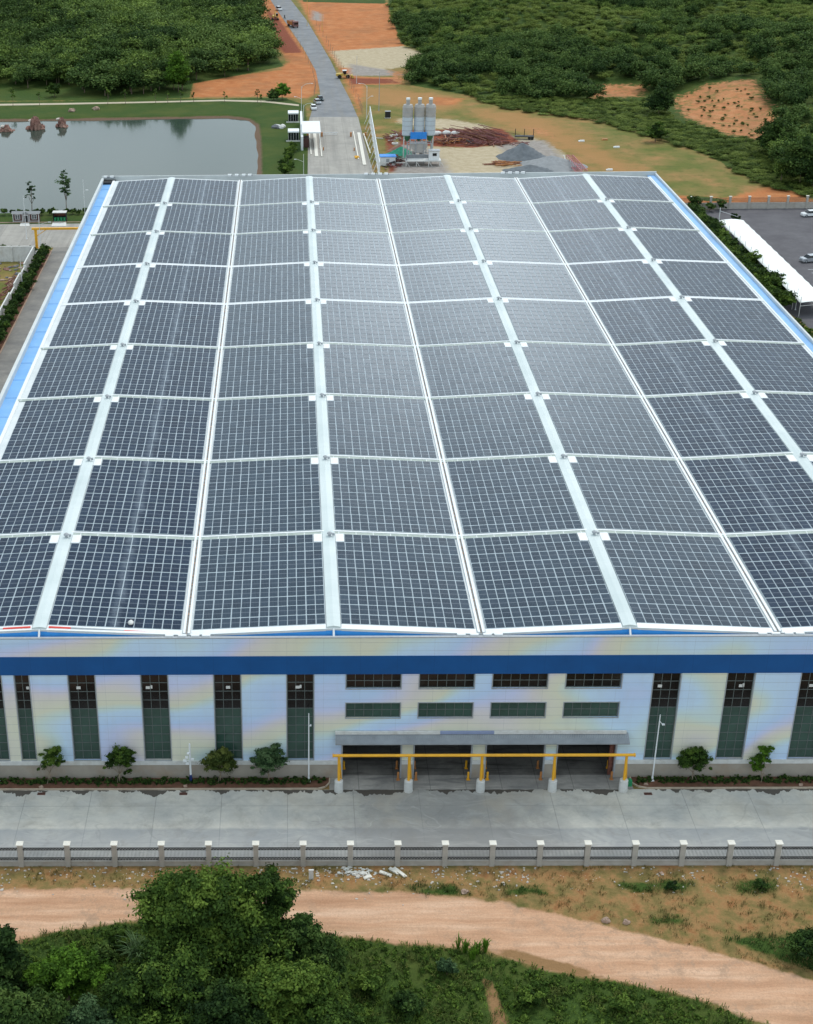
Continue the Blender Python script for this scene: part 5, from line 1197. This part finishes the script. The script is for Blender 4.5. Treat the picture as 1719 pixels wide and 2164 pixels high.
X, Y = G(590, 22); car('small white van driving far up the asphalt road', (X, Y, .05), R(90)+.35, cw, 4.6, 1.9, 1.9, True, 'van')
X, Y = G(1712, 457); car('white car parked beside the far boundary fence', (X, Y, .05), R(8), cw)
X, Y = G(1712, 553); car('dark green and silver car parked on the car park, nearer one', (X, Y, .05), R(14), cs, 4.7, 1.9, 1.6, True)
def wheels(o, pts, r, w_, m='rubber'):
    for (x_, y_) in pts: MB().tube((x_, y_-w_/2, r), (x_, y_+w_/2, r), r, r, 14).build('wheel', M[m], o)
# dump truck on the road coming towards the hall
X, Y = G(619, 57); tr = thing('dump_truck', 'brown dump truck driving down the middle of the asphalt road', 'truck', (X, Y, .05), R(90)+.38)
MB().side([(-4.2, .6), (-4.3, 1.4), (-4.1, 2.9), (-2.4, 2.9), (-2.4, .6)], -1.2, 1.2).build('cab', pmat('truck_brown', (.20, .10, .09), .5, .1), tr)
MB().box(-4.33, -4.24, -1.0, 1.0, 1.55, 2.4).build('windscreen', M['glass_dark'], tr)
MB().box(-2.2, 4.2, -1.25, 1.25, 1.1, 1.25).box(-2.2, 4.2, -1.25, -1.15, 1.25, 2.6).box(-2.2, 4.2, 1.15, 1.25, 1.25, 2.6).box(-2.2, -2.1, -1.15, 1.15, 1.25, 2.8).box(4.1, 4.2, -1.15, 1.15, 1.25, 2.5).build('tipper_body', M['orange'], tr)
MB().blob((1, 0, 2.0), (3.0, 1.1, .8), 3, 10, 6).build('load', M['rock_red'], tr); MB().box(-4, 4, -.5, .5, .7, 1.08).build('chassis', M['dark'], tr)
wheels(tr, [(-3.2, -1.05), (-3.2, 1.05), (1.6, -1.05), (1.6, 1.05), (3.0, -1.05), (3.0, 1.05)], .52, .35)
# crawler excavator in the trench left of the road
X, Y = G(582, 42); ex = thing('excavator', 'yellow excavator working in the red trench left of the road', 'excavator', (X, Y, 0), R(95))
for sy in (-1, 1): MB().side([(-2.0, .25), (-1.6, 0), (1.6, 0), (2.0, .25), (2.0, .7), (1.6, .95), (-1.6, .95), (-2.0, .7)], sy*1.3-.3, sy*1.3+.3).build('track', M['dark'], ex)
MB().side([(-1.4, 1.1), (-1.4, 2.0), (.5, 2.2), (2.3, 2.0), (2.4, 1.1)], -1.3, 1.3).build('body', M['yellow_machine'], ex)
MB().box(-1.5, .2, -1.25, -.3, 2.0, 3.1).build('cab', M['glass_dark'], ex)
MB().tube((-1.2, .3, 1.8), (-3.6, .3, 4.2), .25, .22, 6).build('boom', M['yellow_machine'], ex); MB().tube((-3.6, .3, 4.2), (-5.4, .3, 2.2), .2, .15, 6).build('stick', M['yellow_machine'], ex)
MB().side([(-5.9, 1.0), (-5.2, 1.2), (-5.1, 2.3), (-5.7, 2.1)], -.3, .9).build('bucket', M['rust'], ex)
# wheel loader right of the road
X, Y = G(727, 165); wlr = thing('wheel_loader', 'yellow wheel loader with white roof standing right of the road', 'loader', (X, Y, 0), R(185))
MB().side([(.2, .9), (.2, 1.9), (2.9, 1.8), (3.0, .9)], -.95, .95).side([(-1.9, .8), (-1.9, 1.3), (-.2, 1.5), (-.2, .8)], -.7, .7).build('body', M['yellow_machine'], wlr)
cb = MB().box(-.9, .4, -.75, .75, 1.5, 2.8).build('cab', M['glass_dark'], wlr); MB().box(-1.05, .55, -.9, .9, 2.8, 2.95).build('roof', M['white'], cb)
MB().tube((-.8, -.5, 1.3), (-3.0, -.5, .8), .14, .12, 6).tube((-.8, .5, 1.3), (-3.0, .5, .8), .14, .12, 6).build('lift_arms', M['yellow_machine'], wlr)
MB().side([(-3.9, .15), (-2.9, .15), (-2.8, 1.1), (-3.3, 1.2)], -1.3, 1.3).build('bucket', M['yellow_machine'], wlr)
wheels(wlr, [(-1.5, -1), (-1.5, 1), (1.7, -1), (1.7, 1)], .72, .5)
# rider on a motorbike
X, Y = G(602, 39); bk = thing('motorbike', 'small dark motorbike on the left lane of the far road', 'motorbike', (X, Y, .05), R(90)+.35)
MB().side([(-.7, .5), (-.3, .85), (.5, .8), (.8, .6), (.3, .4)], -.12, .12).build('body', M['dark'], bk); wheels(bk, [(-.65, 0), (.65, 0)], .32, .12); MB().tube((-.45, -.35, 1.05), (-.45, .35, 1.05), .025, .025, 5).build('handlebar', M['grey_metal'], bk)
def person(label, loc, rz, pts):
    me = bpy.data.meshes.new('person'); V = [p[:3] for p in pts['v']]; me.from_pydata(V, pts['e'], []); o = bpy.data.objects.new('person', me); link(o); o.location = loc; o.rotation_euler = (0, 0, rz)
    o.modifiers.new('skin', 'SKIN'); sv = me.skin_vertices[0].data
    for i, p in enumerate(pts['v']): sv[i].radius = (p[3], p[3])
    sv[0].use_root = True; m = o.modifiers.new('sub', 'SUBSURF'); m.levels = m.render_levels = 1
    me.materials.append(M['blackcloth']); return tag(o, label, 'person')
pv = [(.25, 0, .88, .15), (.2, 0, 1.15, .15), (.12, 0, 1.38, .16), (.1, 0, 1.5, .06), (.06, 0, 1.66, .10), (.1, -.2, 1.36, .06), (-.1, -.28, 1.15, .045), (-.38, -.3, 1.08, .035), (.1, .2, 1.36, .06), (-.1, .28, 1.15, .045), (-.38, .3, 1.08, .035),
      (.2, -.12, .84, .10), (-.18, -.17, .75, .08), (-.05, -.17, .38, .05), (-.18, -.17, .3, .04), (.2, .12, .84, .10), (-.18, .17, .75, .08), (-.05, .17, .38, .05), (-.18, .17, .3, .04)]
person('person in dark clothes riding the small motorbike on the far road', (X, Y, .05), R(90)+.35, {'v': pv, 'e': [(0, 1), (1, 2), (2, 3), (3, 4), (2, 5), (5, 6), (6, 7), (2, 8), (8, 9), (9, 10), (0, 11), (11, 12), (12, 13), (13, 14), (0, 15), (15, 16), (16, 17), (17, 18)]})

# ================================================================== GATE AREA
gx0, gy0 = G(640, 318)[0], G(640, 318)[1]; gy1 = G(638, 262)[1]
gh = thing('gatehouse', 'white gatehouse wall with flat canopy roof over the left lane', 'gatehouse', (gx0, gy0, 0))
dy = gy1-gy0
MB().box(-.5, .2, 0, dy, 0, 4.2).build('wall', M['white'], gh)
a = G(639, 280, 5.0); b = G(676, 256, 5.0)
MB().box(a[0]-gx0, b[0]-gx0, a[1]-gy0, b[1]-gy0, 4.7, 5.05).build('canopy_roof', M['white'], gh)
MB().box(b[0]-gx0-.3, b[0]-gx0-.1, a[1]-gy0+1, a[1]-gy0+1.2, 0, 4.7).build('column', M['white'], gh)
MB().box(.3, 2.0, 4, 9, 0, 2.6).build('booth', M['brick'], gh)
for (bx0, by0, z1, lb) in ((609, 259, 3.4, 'dark glass kiosk with white flat roof, farther one left of the gate'), (609, 299, 3.4, 'dark glass kiosk with white flat roof, nearer one left of the gate')):
    X, Y = G(bx0, by0); w_ = 23/6.5; o = thing('kiosk', lb, 'kiosk', (X, Y, 0), 0, None)
    MB().box(.1, w_-.1, .3, 3.6, 0, 2.7).build('glass_wall', M['glass_dark'], o); MB().box(0, w_, 0, 4.6, 2.7, 3.1).build('roof', M['white'], o)
    mb = MB()
    for i in range(5): mb.box(.1+i*(w_-.28)/4, .18+i*(w_-.28)/4, .22, .3, 0, 2.7)
    mb.box(-.6, w_+.3, -.5, -.3, 0, .45); mb.build('frame', M['offwhite'], o)
X, Y = G(602, 270); rr = random.Random(9); o = thing('garden_rocks', 'grey and pale rocks grouped between the two kiosks', 'rocks', (X, Y, 0))
for i in range(6): r_ = rr.uniform(.5, 1.1); MB().blob((rr.uniform(-3, 2), rr.uniform(-1.5, 1.5), .3), (r_*1.3, r_, r_*.8), i, 8, 5).build('stone', M['gravel' if i % 2 else 'offwhite'], o)
hedge_row('garden_shrub', 'dark garden shrub beside the kiosks left of the gate', -1.5, 2.2, 298, 322, 2.4, 2.4, 'garden shrubs left of the gate', 'leaf', seed=31)
hedge_row('garden_shrub', 'dark garden shrub beside the kiosks left of the gate', -1, 1.2, 286, 296, 3.0, 3.0, 'garden shrubs left of the gate', 'leaf', seed=32)
lanes = [((654, 280), (658, 328), .35, 'left'), ((665, 280), (669.5, 332), 1.0, 'middle'), ((675, 280), (680.5, 332), .35, 'right')], [((747, 279), (758, 338), .35, 'left'), ((758.5, 282), (771, 350), 1.0, 'middle'), ((769, 284), (783, 325), .35, 'right')]
for gi, grp in enumerate(lanes):
    for (p, q, w_, side) in grp:
        A_, B_ = G(*q), G(*p); L_ = B_[1]-A_[1]; sk_ = B_[0]-A_[0]; o = MB().add([(-w_/2, 0, 0), (w_/2, 0, 0), (w_/2+sk_, L_, 0), (-w_/2+sk_, L_, 0), (-w_/2, 0, .28), (w_/2, 0, .28), (w_/2+sk_, L_, .28), (-w_/2+sk_, L_, .28)], [(4, 5, 6, 7), (0, 1, 5, 4), (1, 2, 6, 5), (2, 3, 7, 6), (3, 0, 4, 7)]).build('traffic_island', M['cap'], None, False, (A_[0], A_[1], .052))
        tag(o, '%s pale kerb island of the %s gate lane' % (side, ('left', 'right')[gi]), 'kerb island')
bm_ = MB().box(-.28, .28, -.25, .25, 0, 1.25).box(-.32, .32, -.29, .29, 1.25, 1.35).mesh('barrier_machine', M['orange'])
for (px_, py_, lb) in ((650.5, 287, 'orange barrier machine at the left edge of the left gate lane'), (680.5, 289, 'orange barrier machine between the left lane and the road'), (742, 289, 'orange barrier machine at the left edge of the right gate lane'), (773, 289, 'orange barrier machine at the right edge of the gate'), (651, 311, 'small orange post unit on the left gate kerb'), (684, 318, 'small orange card reader beside the left lane'), (749, 319, 'small orange card reader beside the right lane')):
    X, Y = G(px_, py_); o = mesh_obj('barrier_machine', bm_); o.location = (X, Y, .05); tag(o, lb, 'barrier machine'); 
    if 'reader' in lb or 'post unit' in lb: o.scale = (.6, .6, .7)
X, Y = G(683, 287); o = thing('barrier_gate', 'white double boom barrier lowered across the middle of the road', 'barrier', (X, Y, 0))
MB().box(0, 4.6, -.06, .06, .95, 1.1).box(0, 4.4, -.06, .06, .45, .58).build('boom', M['white'], o)
for i in range(4): MB().box(.9+i*1.1, .96+i*1.1, -.05, .05, .6, .94).build('strut', M['white'], o)
o = rock('yellow pallet wrap lump standing in the right gate lane', *G(755, 335), .05, (.7, .6, .55), 5, 'yellow', 'wrapped_bundle', 'bundle')
# big street lamps at the gate
def slamp(bx, by, top, arms, lb, r=.11, mat='offwhite'):
    X, Y = G(bx, by); s_ = 3141/((np.array([X, Y, 5])-CAM)@FW); h = (by-top)/s_/.95
    A = [(dx/s_, h*f0, h*f1, c) for (dx, f0, f1, c) in arms]; return lamp(lb, X, Y, 0, h*(.93 if arms and arms[0][3] else 1), A, 'street_lamp', 'street lamps by the gate', r, mat, 'street lamp')
slamp(637.5, 262, 182, [(20, .86, 1.0, True), (-11, .62, .68, False)], 'tallest curved street lamp at the left side of the gate')
slamp(642, 262, 221, [(15, .80, 1.0, True)], 'short curved street lamp behind the gatehouse wall')
slamp(642, 372, 328, [(-15, .65, .78, False)], 'pale lamp post rising left of the gate near the roof edge')
slamp(775, 250, 181, [(-14, .86, 1.0, True), (9, .55, .64, False)], 'curved street lamp at the right side of the gate')
slamp(801, 234, 158, [], 'grey utility pole right of the gate', mat='grey_metal')
slamp(754, 176, 122, [], 'pale pole beside the wheel loader', mat='offwhite')
slamp(649.5, 55, -5, [], 'tall pole at the right verge of the far road', mat='yellow_machine'); slamp(681, 66, 32, [], 'shorter pole on the red ground right of the far road', mat='yellow_machine')
# thin stakes / saplings along both verges of the new road
mb = MB().tube((0, 0, 0), (0, 0, 2.6), .07, .05, 5); mb.tube((0, 0, 2.2), (.5, 0, 3.0), .03, .02, 4).tube((0, 0, 2.0), (-.4, .2, 2.8), .03, .02, 4); stm = mb.mesh('sapling', M['bark_pale'])
def along(p, n):
    for i in range(n):
        t = i/(n-1)*(len(p)-1); j_ = min(int(t), len(p)-2); f_ = t-j_; yield p[j_][0]+(p[j_+1][0]-p[j_][0])*f_, p[j_][1]+(p[j_+1][1]-p[j_][1])*f_
for side, path, n in (('right', [(655, 30), (690, 90), (712, 130), (735, 170), (757, 215), (766, 240)], 26), ('left', [(615, 70), (640, 110), (660, 150), (668, 185), (664, 205)], 16)):
    for (px_, py_) in along(path, n):
        X, Y = G(px_, py_); o = mesh_obj('sapling', stm); o.location = (X, Y, 0); o.rotation_euler = (0, 0, px_); tag(o, 'bare newly planted sapling along the %s verge of the asphalt road' % side, 'sapling', 'saplings on the %s verge' % side)
# white steel truss frame right of the gate
A_ = G(785, 262); B_ = G(806, 385); ts = thing('steel_truss', 'long white lattice steel frame standing right of the gate', 'steel frame', (B_[0], B_[1], 0), math.atan2(A_[1]-B_[1], A_[0]-B_[0]))
L_ = math.hypot(A_[0]-B_[0], A_[1]-B_[1]); Hh = 5.6
def lat(y, z0, z1, mb):
    n = 26
    for i in range(n):
        a, b = L_*i/n, L_*(i+1)/n
        mb.tube((a, y, z0), (b, y, z1) if i % 2 else (b, y, z1), .06, .06, 4); mb.tube((a, y, z1), (b, y, z0), .06, .06, 4); mb.tube((a, y, z0), (a, y, z1), .06, .06, 4)
mb = MB(); lat(.5, 1.2, Hh, mb); mb.build('lattice_bracing', M['white'], ts)
for z in (1.2, Hh): MB().tube((0, .5, z), (L_, .5, z), .12, .12, 6).build('chord', M['white'], ts)
for i in range(10): MB().tube((L_*i/9, .5, 0), (L_*i/9, .5, Hh+.2), .11, .11, 6).tube((L_*i/9, .5, Hh*.8), (L_*i/9, 2.3, 0), .07, .07, 5).build('post', M['white'], ts)

# ================================================================== CONCRETE PLANT YARD
pl_ = thing('batching_plant', 'concrete batching plant with three tall white silos on legs', 'batching plant', (38.7, 304, 0))
M['silo'] = pmat('silo_steel', (.50, .56, .61), .45, .10, .4, dirt=(.42, .38, .34)); M['silo_top'] = pmat('silo_dusty', (.40, .38, .36), .8, .1, .8)
for x_, y_ in ((-3.3, 2.2), (.15, 2.4), (3.35, 2.2)):
    mb = MB(); mb.tube((0, 0, 7.5), (0, 0, 15.6), 1.55, 1.55, 24, cap=False)
    for z in np.arange(7.6, 15.6, 1.35): mb.tube((0, 0, z), (0, 0, z+.10), 1.6, 1.6, 24, 1)
    so_ = mb.build('silo', [M['silo'], M['grey_metal']], pl_, False, (x_, y_, 0))
    MB().tube((0, 0, 15.6), (0, 0, 16.3), 1.57, 1.3, 24).tube((0, 0, 12.8), (0, 0, 15.59), 1.562, 1.562, 24, cap=False).build('dusty_top', M['silo_top'], so_)
    MB().tube((0, 0, 16.3), (0, 0, 17.7), .55, .55, 12).build('filter', M['silo_top'], so_); MB().tube((0, 0, 17.7), (0, 0, 18.2), .62, .62, 12).build('filter_cap', M['white'], so_)
    MB().tube((0, 0, 5.6), (0, 0, 7.5), .3, 1.5, 20).build('cone', pmat('silo_green', (.05, .16, .08), .6, .1), so_)
    mb = MB()
    for a in (.8, 2.36, 3.93, 5.5): mb.tube((1.35*math.cos(a), 1.35*math.sin(a), 0), (1.35*math.cos(a), 1.35*math.sin(a), 7.6), .11, .11, 6)
    mb.build('support_legs', M['offwhite'], so_)
MB().box(-2.2, 2.6, -.1, .05, 6.6, 8.6).build('blue_panel', M['blue_sheet'], pl_, False, (-.3, .6, 0))
mb = MB(); mb.side([(-2.6, 4.8), (-2.6, 5.8), (2.4, 5.8), (2.4, 4.8), (1.0, 3.2), (-1.2, 3.2)], -2.2, .2); mb.tube((-1.5, -1, 3.2), (-1.5, -1, 1.4), .7, .5, 12); mb.tube((.8, -1, 3.2), (.8, -1, 1.4), .6, .6, 12); mb.build('mixer_hopper', M['silo_top'], pl_)
mb = MB()
for x_ in (-3.4, -1, 1.4, 3.6):
    for y_ in (-2.4, .2): mb.tube((x_, y_, 0), (x_, y_, 6.0), .12, .12, 6)
for z in (2.6, 5.9): mb.box(-3.5, 3.7, -2.5, -2.35, z, z+.14); mb.box(-3.5, 3.7, .15, .3, z, z+.14)
for i in range(3): mb.tube((-3.4+i*2.4, -2.4, 0), (-1+i*2.4, -2.4, 2.6), .06, .06, 5)
mb.build('steel_frame', M['grey_metal'], pl_)
mb = MB(); mb.box(-4.2, 6.2, -6.0, -2.4, 1.4, 1.7)
for x_ in (-4.0, -1, 2.6, 5.9): mb.tube((x_, -5.9, 0), (x_, -5.9, 1.5), .13, .13, 6); mb.tube((x_, -5.9, 1.4), (x_+1.0, -5.9, 0), .09, .09, 5)
mb.box(-11, -4.2, -5.9, -5.7, 1.0, 1.2); mb.build('loading_platform', M['offwhite'], pl_)
MB().box(-4.0, 6.0, -2.6, -2.4, 1.7, 2.6).box(-4, -3.8, -5.8, -2.6, 1.7, 2.4).build('platform_side', M['mid_grey'], pl_)
X, Y = G(919, 338); cbn = thing('control_cabin', 'small white cabin on the platform right of the silos', 'cabin', (X-.9, 299.5, 1.72)); MB().box(-1.5, 1.5, -.9, 1.2, 0, 2.6).build('wall', M['white'], cbn); MB().box(-1.65, 1.65, -1.05, 1.35, 2.6, 2.75).build('roof', M['grey_metal'], cbn); MB().box(-.5, .7, -.95, -.9, 1.2, 2.0).build('window', M['glass_dark'], cbn)
X, Y = G(820, 350); o = thing('site_container', 'white site container with blue roof left of the silos', 'container', (X, Y, 0)); MB().box(-2.2, 2.2, 0, 3, 0, 2.5).build('wall', M['white'], o); MB().box(-2.4, 2.4, -.2, 3.2, 2.5, 2.7).build('roof', M['blue_sheet'], o); MB().box(-.5, .4, -.05, 0, 0, 2).build('door', M['grey_metal'], o)
def heap(label, px_, py_, rx, ry, h, mat, name, cat, seed, nn=20):
    X, Y = G(px_, py_); rng = np.random.default_rng(seed); n = 36; th = np.linspace(0, 2*np.pi, n, endpoint=False); V = [(0, 0, h)]; ph = rng.uniform(0, 6, 5); rings = 12
    for j_ in range(1, rings+1):
        t = j_/rings
        for a in th:
            k__ = 1+.10*math.sin(3*a+ph[0])+.07*math.sin(5*a+ph[1])+.04*math.sin(9*a+ph[2]); V.append((rx*t*k__*math.cos(a), ry*t*k__*math.sin(a), h*(1-t)**1.05+rng.uniform(-.05, .05)*h*(t < 1)-.05*(t == 1)))
    Fc = [(0, 1+i, 1+(i+1) % n) for i in range(n)]+[(1+j_*n+i, 1+(j_+1)*n+i, 1+(j_+1)*n+(i+1) % n, 1+j_*n+(i+1) % n) for j_ in range(rings-1) for i in range(n)]
    return tag(MB().add(V, Fc).build(name, M[mat], None, True, (X, Y, hz(X, Y))), label, cat)
M['gravel_lt'] = pmat('pale_gravel', (.25, .26, .27), .95, .15, .8, bump=.05)
M['gravel'] = pmat('dark_gravel', (.13, .145, .16), .95, .2, .8, bump=.05)
heap('dark grey gravel heap in the plant yard', 1103, 332, 7.6, 6.5, 4.3, 'gravel', 'gravel_heap', 'gravel heap', 1)
heap('wide pale grey gravel heap behind the roof edge', 1165, 352, 9.5, 8, 3.2, 'gravel_lt', 'gravel_heap', 'gravel heap', 2)
heap('low grey gravel heap touching the roof edge in the picture', 1120, 364, 8, 5, 2.2, 'gravel', 'gravel_heap', 'gravel heap', 3)
heap('small reddish heap left of the silos', 845, 318, 3.5, 3, 1.8, 'rock_red', 'soil_heap', 'soil heap', 4)
heap('heap under green netting beside the silo legs', 848, 328, 4.8, 3.5, 2.6, 'green_net', 'netted_heap', 'netted heap', 5)
def rods(label, cx_, cy_, n, L_, sx, sy, ang, spread, mats, name, cat, seed, rad=.16, hh=1.5):
    X, Y = G(cx_, cy_); rr = random.Random(seed); mb = MB()
    for i in range(n):
        x_, y_ = rr.gauss(0, sx), rr.gauss(0, sy); a = R(ang)+rr.gauss(0, R(spread)); l = L_*rr.uniform(.5, 1.1); z = max(.1, hh*rr.random()*(1-abs(x_)/(3*sx+.1))); dz = rr.uniform(-.4, .4)
        mb.tube((x_-math.cos(a)*l/2, y_-math.sin(a)*l/2, max(.05, z-dz)), (x_+math.cos(a)*l/2, y_+math.sin(a)*l/2, max(.05, z+dz)), rad*rr.uniform(.6, 1.2), None, 4, rr.randrange(len(mats)))
    return tag(mb.build(name, [M[m] for m in mats], None, False, (X, Y, 0)), label, cat)
M['rust2'] = pmat('rust_brown', (.24, .11, .07), .85, .3, 2); M['rust3'] = pmat('maroon_steel', (.20, .075, .075), .7, .25, 2)
rods('large pile of maroon scaffold tubes right of the silos', 1010, 290, 120, 11, 4.2, 4.5, 128, 9, ['rust', 'rust3', 'rust3', 'rust2'], 'tube_pile', 'pipe pile', 1, .13, 2.0)
rods('jumbled brown scrap pile between silos and the tube pile', 955, 300, 90, 4, 3.6, 2.5, 60, 60, ['rust', 'rust2', 'dark', 'orange'], 'scrap_pile', 'scrap pile', 2, .18, 1.8)
rods('low line of reddish timber behind the pale yard', 1045, 305, 60, 4, 4.0, 1.2, 20, 50, ['rust', 'rust2', 'rust3'], 'timber_pile', 'timber pile', 3, .16, .9)
rods('orange brown plank stack beside the dark gravel heap', 1065, 347, 50, 5, 1.6, 1.4, 0, 25, ['orange', 'rust2'], 'plank_stack', 'plank stack', 4, .16, 1.0)
rods('dark red scrap pile by the steel frame left of the silos', 832, 345, 60, 3.5, 1.3, 4, 70, 60, ['rust', 'rust3', 'dark'], 'scrap_pile', 'scrap pile', 5, .17, 1.5)
rods('dark red scrap left of the silos behind the green net', 838, 292, 50, 3, 2.2, 3.0, 70, 70, ['rust', 'rust3', 'offwhite'], 'scrap_pile', 'scrap pile', 6, .16, 1.2)
X, Y = G(835, 305); tag(MB().tube((0, 0, .1), (0, 0, .5), 1.0, 1.0, 16, cap=False).tube((0, 0, .1), (0, 0, .5), .7, .7, 16, cap=False).add([(math.cos(i*.3927)*r_, math.sin(i*.3927)*r_, .5) for r_ in (.7, 1.0) for i in range(16)], [(i, (i+1) % 16, 16+(i+1) % 16, 16+i) for i in range(16)]).build('tyre', M['offwhite'], None, False, (X, Y, 0)), 'pale painted tyre lying left of the silos', 'tyre')
for i, (px_, py_, lb) in enumerate(((924, 286, 'white sack block, left one behind the silos'), (944, 285, 'white sack block, middle one behind the silos'), (962, 286, 'white sack block, right one behind the silos'))):
    X, Y = G(px_, py_); tag(MB().blob((0, 0, .6), (1.4, .9, .8), i, 10, 6, amp=.12, base=0).build('bulk_bag', M['offwhite'], None, True, (X, Y, 0)), lb, 'bulk bag')
X, Y = G(1108, 294); o = thing('flatbed_trailer', 'black trailer with upright stakes beyond the gravel heaps', 'trailer', (X, Y, 0), R(-8)); MB().box(-3, 3, -1.1, 1.1, .8, 1.05).build('bed', M['dark'], o); wheels(o, [(1.6, -1), (1.6, 1), (2.5, -1), (2.5, 1)], .45, .3)
for x_ in (-2.8, 0, 2.8): MB().box(x_-.1, x_+.1, .95, 1.1, 1.05, 3.0).build('stake', M['dark'], o)
A_ = G(1203, 345); B_ = G(1228, 372); o = thing('lattice_boom', 'faded red lattice boom section lying by the pale gravel heap', 'crane boom', (A_[0], A_[1], .6), math.atan2(B_[1]-A_[1], B_[0]-A_[0])); l = math.hypot(B_[0]-A_[0], B_[1]-A_[1])+4
mb = MB()
for y_ in (-.9, .9):
    for z in (0, 1.8): mb.tube((0, y_, z), (l, y_, z), .12, .12, 5)
for i in range(9):
    a, b = l*i/9, l*(i+1)/9
    for z in (0, 1.8): mb.tube((a, -.9, z), (a, .9, z), .08, .08, 4); mb.tube((a, -.9, z), (b, .9, z), .06, .06, 4)
    for y_ in (-.9, .9): mb.tube((a, y_, 0), (a, y_, 1.8), .08, .08, 4)
mb.build('lattice', M['pinkred'], o); MB().tube((2, -1, -.6), (-1.5, -1.4, 1.5), .09, .09, 5).build('prop', M['white'], o)
for (px_, py_, lb, m) in ((1288, 360, 'white block lying on the olive field near the roof edge', 'white'), (1229, 299, 'white sheet lying on the orange field', 'white'), (1278, 296, 'small orange scrap on the field', 'orange'), (1303, 312, 'small white scrap on the field', 'white'), (1040, 207, 'white scrap at the foot of the right hill', 'white'), (1150, 222, 'small dark scrap at the field edge', 'rust')):
    X, Y = G(px_, py_); tag(MB().box(-.9, .9, -.4, .4, 0, .3).box(-.5, .9, -.3, .3, .3, .45).build('field_debris', M[m], None, False, (X, Y, hz(X, Y))), lb, 'debris')
X, Y = G(820, 250); o = thing('equipment_cabinet', 'dark green cabinet beside the bushes right of the gate', 'cabinet', (X, Y, 0)); MB().box(-.9, .9, 0, 1, .2, 2.2).build('body', M['dark'], o); MB().box(-1, 1, -.1, 1.1, 2.2, 2.3).build('roof', M['grey_metal'], o); MB().box(-1.0, 1.0, -.1, 1.1, 0, .2).build('base', M['offwhite'], o)

# ================================================================== RIGHT SIDE CAR PARK
zt_ = 3.0; a = G(1529, 469, zt_); b = G(1569, 462, zt_); c_ = G(1684, 640, zt_); xl = (a[0]+c_[0])/2; xr = b[0]
y0_, y1_ = c_[1], (a[1]+b[1])/2; wdt = xr-xl
cpk = thing('carport', 'long white fabric carport with scalloped edge beside the car park', 'carport', (xl, y0_, 0))
nb = 14; rows = 8; V = []; Fq = []
ny_ = nb*8+1
for i in range(ny_):
    t = i/(ny_-1); ph_ = abs(math.sin(t*nb*math.pi))
    for j_ in range(rows+1):
        u_ = j_/rows; xx = u_*wdt - (.16*ph_ if j_ == rows else 0)
        V.append((xx, t*(y1_-y0_), zt_+.5*math.sin(u_*2.6)-.3*u_))
for i in range(ny_-1):
    for j_ in range(rows): q = i*(rows+1)+j_; Fq.append((q, q+1, q+rows+2, q+rows+1))
o = MB().add(V, Fq).build('canopy_fabric', M['fab'] if 'fab' in M else pmat('white_fabric', (.82, .84, .82), .6, .03, .3), cpk, True); sm = o.modifiers.new('thick', 'SOLIDIFY'); sm.thickness = .03
for i in range(nb+1):
    y_ = (y1_-y0_)*i/nb; MB().tube((.1, y_, 0), (.1, y_, zt_+1.3), .07, .06, 6).build('post', M['offwhite'], cpk); MB().tube((.1, y_, 2.3), (wdt-.8, y_, zt_-.2), .06, .05, 5).build('arm', M['offwhite'], cpk)
hedge_row('roadside_tree', 'dense dark tree in the row between hall and carport', 103.6, 106.4, 240, 172, 4.4, 3.6, 'row of dense trees between hall and carport', 'leaf_dk', seed=41, cat='tree', w_=2.1)
hedge_row('roadside_tree', 'dense dark tree in the row between hall and carport', 100.5, 104.0, 236, 160, 5.0, 3.6, 'row of dense trees between hall and carport', 'leaf', seed=45, cat='tree', w_=2.6)
hedge_row('bare_shrub', 'thin brownish shrub near the right edge beside the hall roof', 101, 104, 168, 132, 3.4, 3.0, 'thin shrubs right of the hall roof', 'leaf_ol', seed=48, w_=1.6)
for (bx, by, top, wd, lb) in ((1464, 447, 413, 13, 'dark tree left of the far fence at the roof edge'), (1500, 447, 428, 10, 'small bush before the far fence, left'), (1522, 445, 423, 9, 'small bush before the far fence, right'), (1552, 470, 452, 9, 'low bush at the far end of the carport')):
    X, Y = G(bx, by); s_ = 8.1; h = (by-top)/s_/.93; w_ = wd/s_; tree(lb, (X, Y), [(0, 0, h*.6, w_, w_, h*.35), (w_*.4, 0, h*.4, w_*.7, w_*.7, h*.3)], 'leaf_dk', .26, 70, 5, .1, bx, name='bush', cat='bush')
X, Y = G(1519, 472); br = thing('boom_gate', 'white boom pole raised slightly at the far end of the carport', 'boom gate', (X, Y, 0)); MB().tube((0, 0, 0), (0, 0, 4.0), .1, .1, 6).build('post', M['white'], br); MB().tube((0, 0, 3.2), (4.8, 0, 1.6), .07, .06, 5).build('boom', M['white'], br)
X, Y = G(1568, 443); o = thing('motorbike', 'dark motorbikes parked behind the far fence rails', 'motorbike', (X, 248.5, 0)); MB().side([(-.9, .5), (-.5, 1.0), (.6, .95), (1.0, .6)], -.2, .2).build('body', M['dark'], o); wheels(o, [(-.7, 0), (.7, 0)], .35, .15)
slamp(1681, 655, 610, [], 'white thin pole at the near end of the carport', .07, 'white')
# parking bay markings
mb = MB()
for i in range(8): x_ = 116+i*2.7; 
for i in range(4): mb.box(119, 123.5, 193.0-i*2.7, 193.12-i*2.7, .045, .05)
tag(mb.build('bay_markings', M['white']), kind='structure')
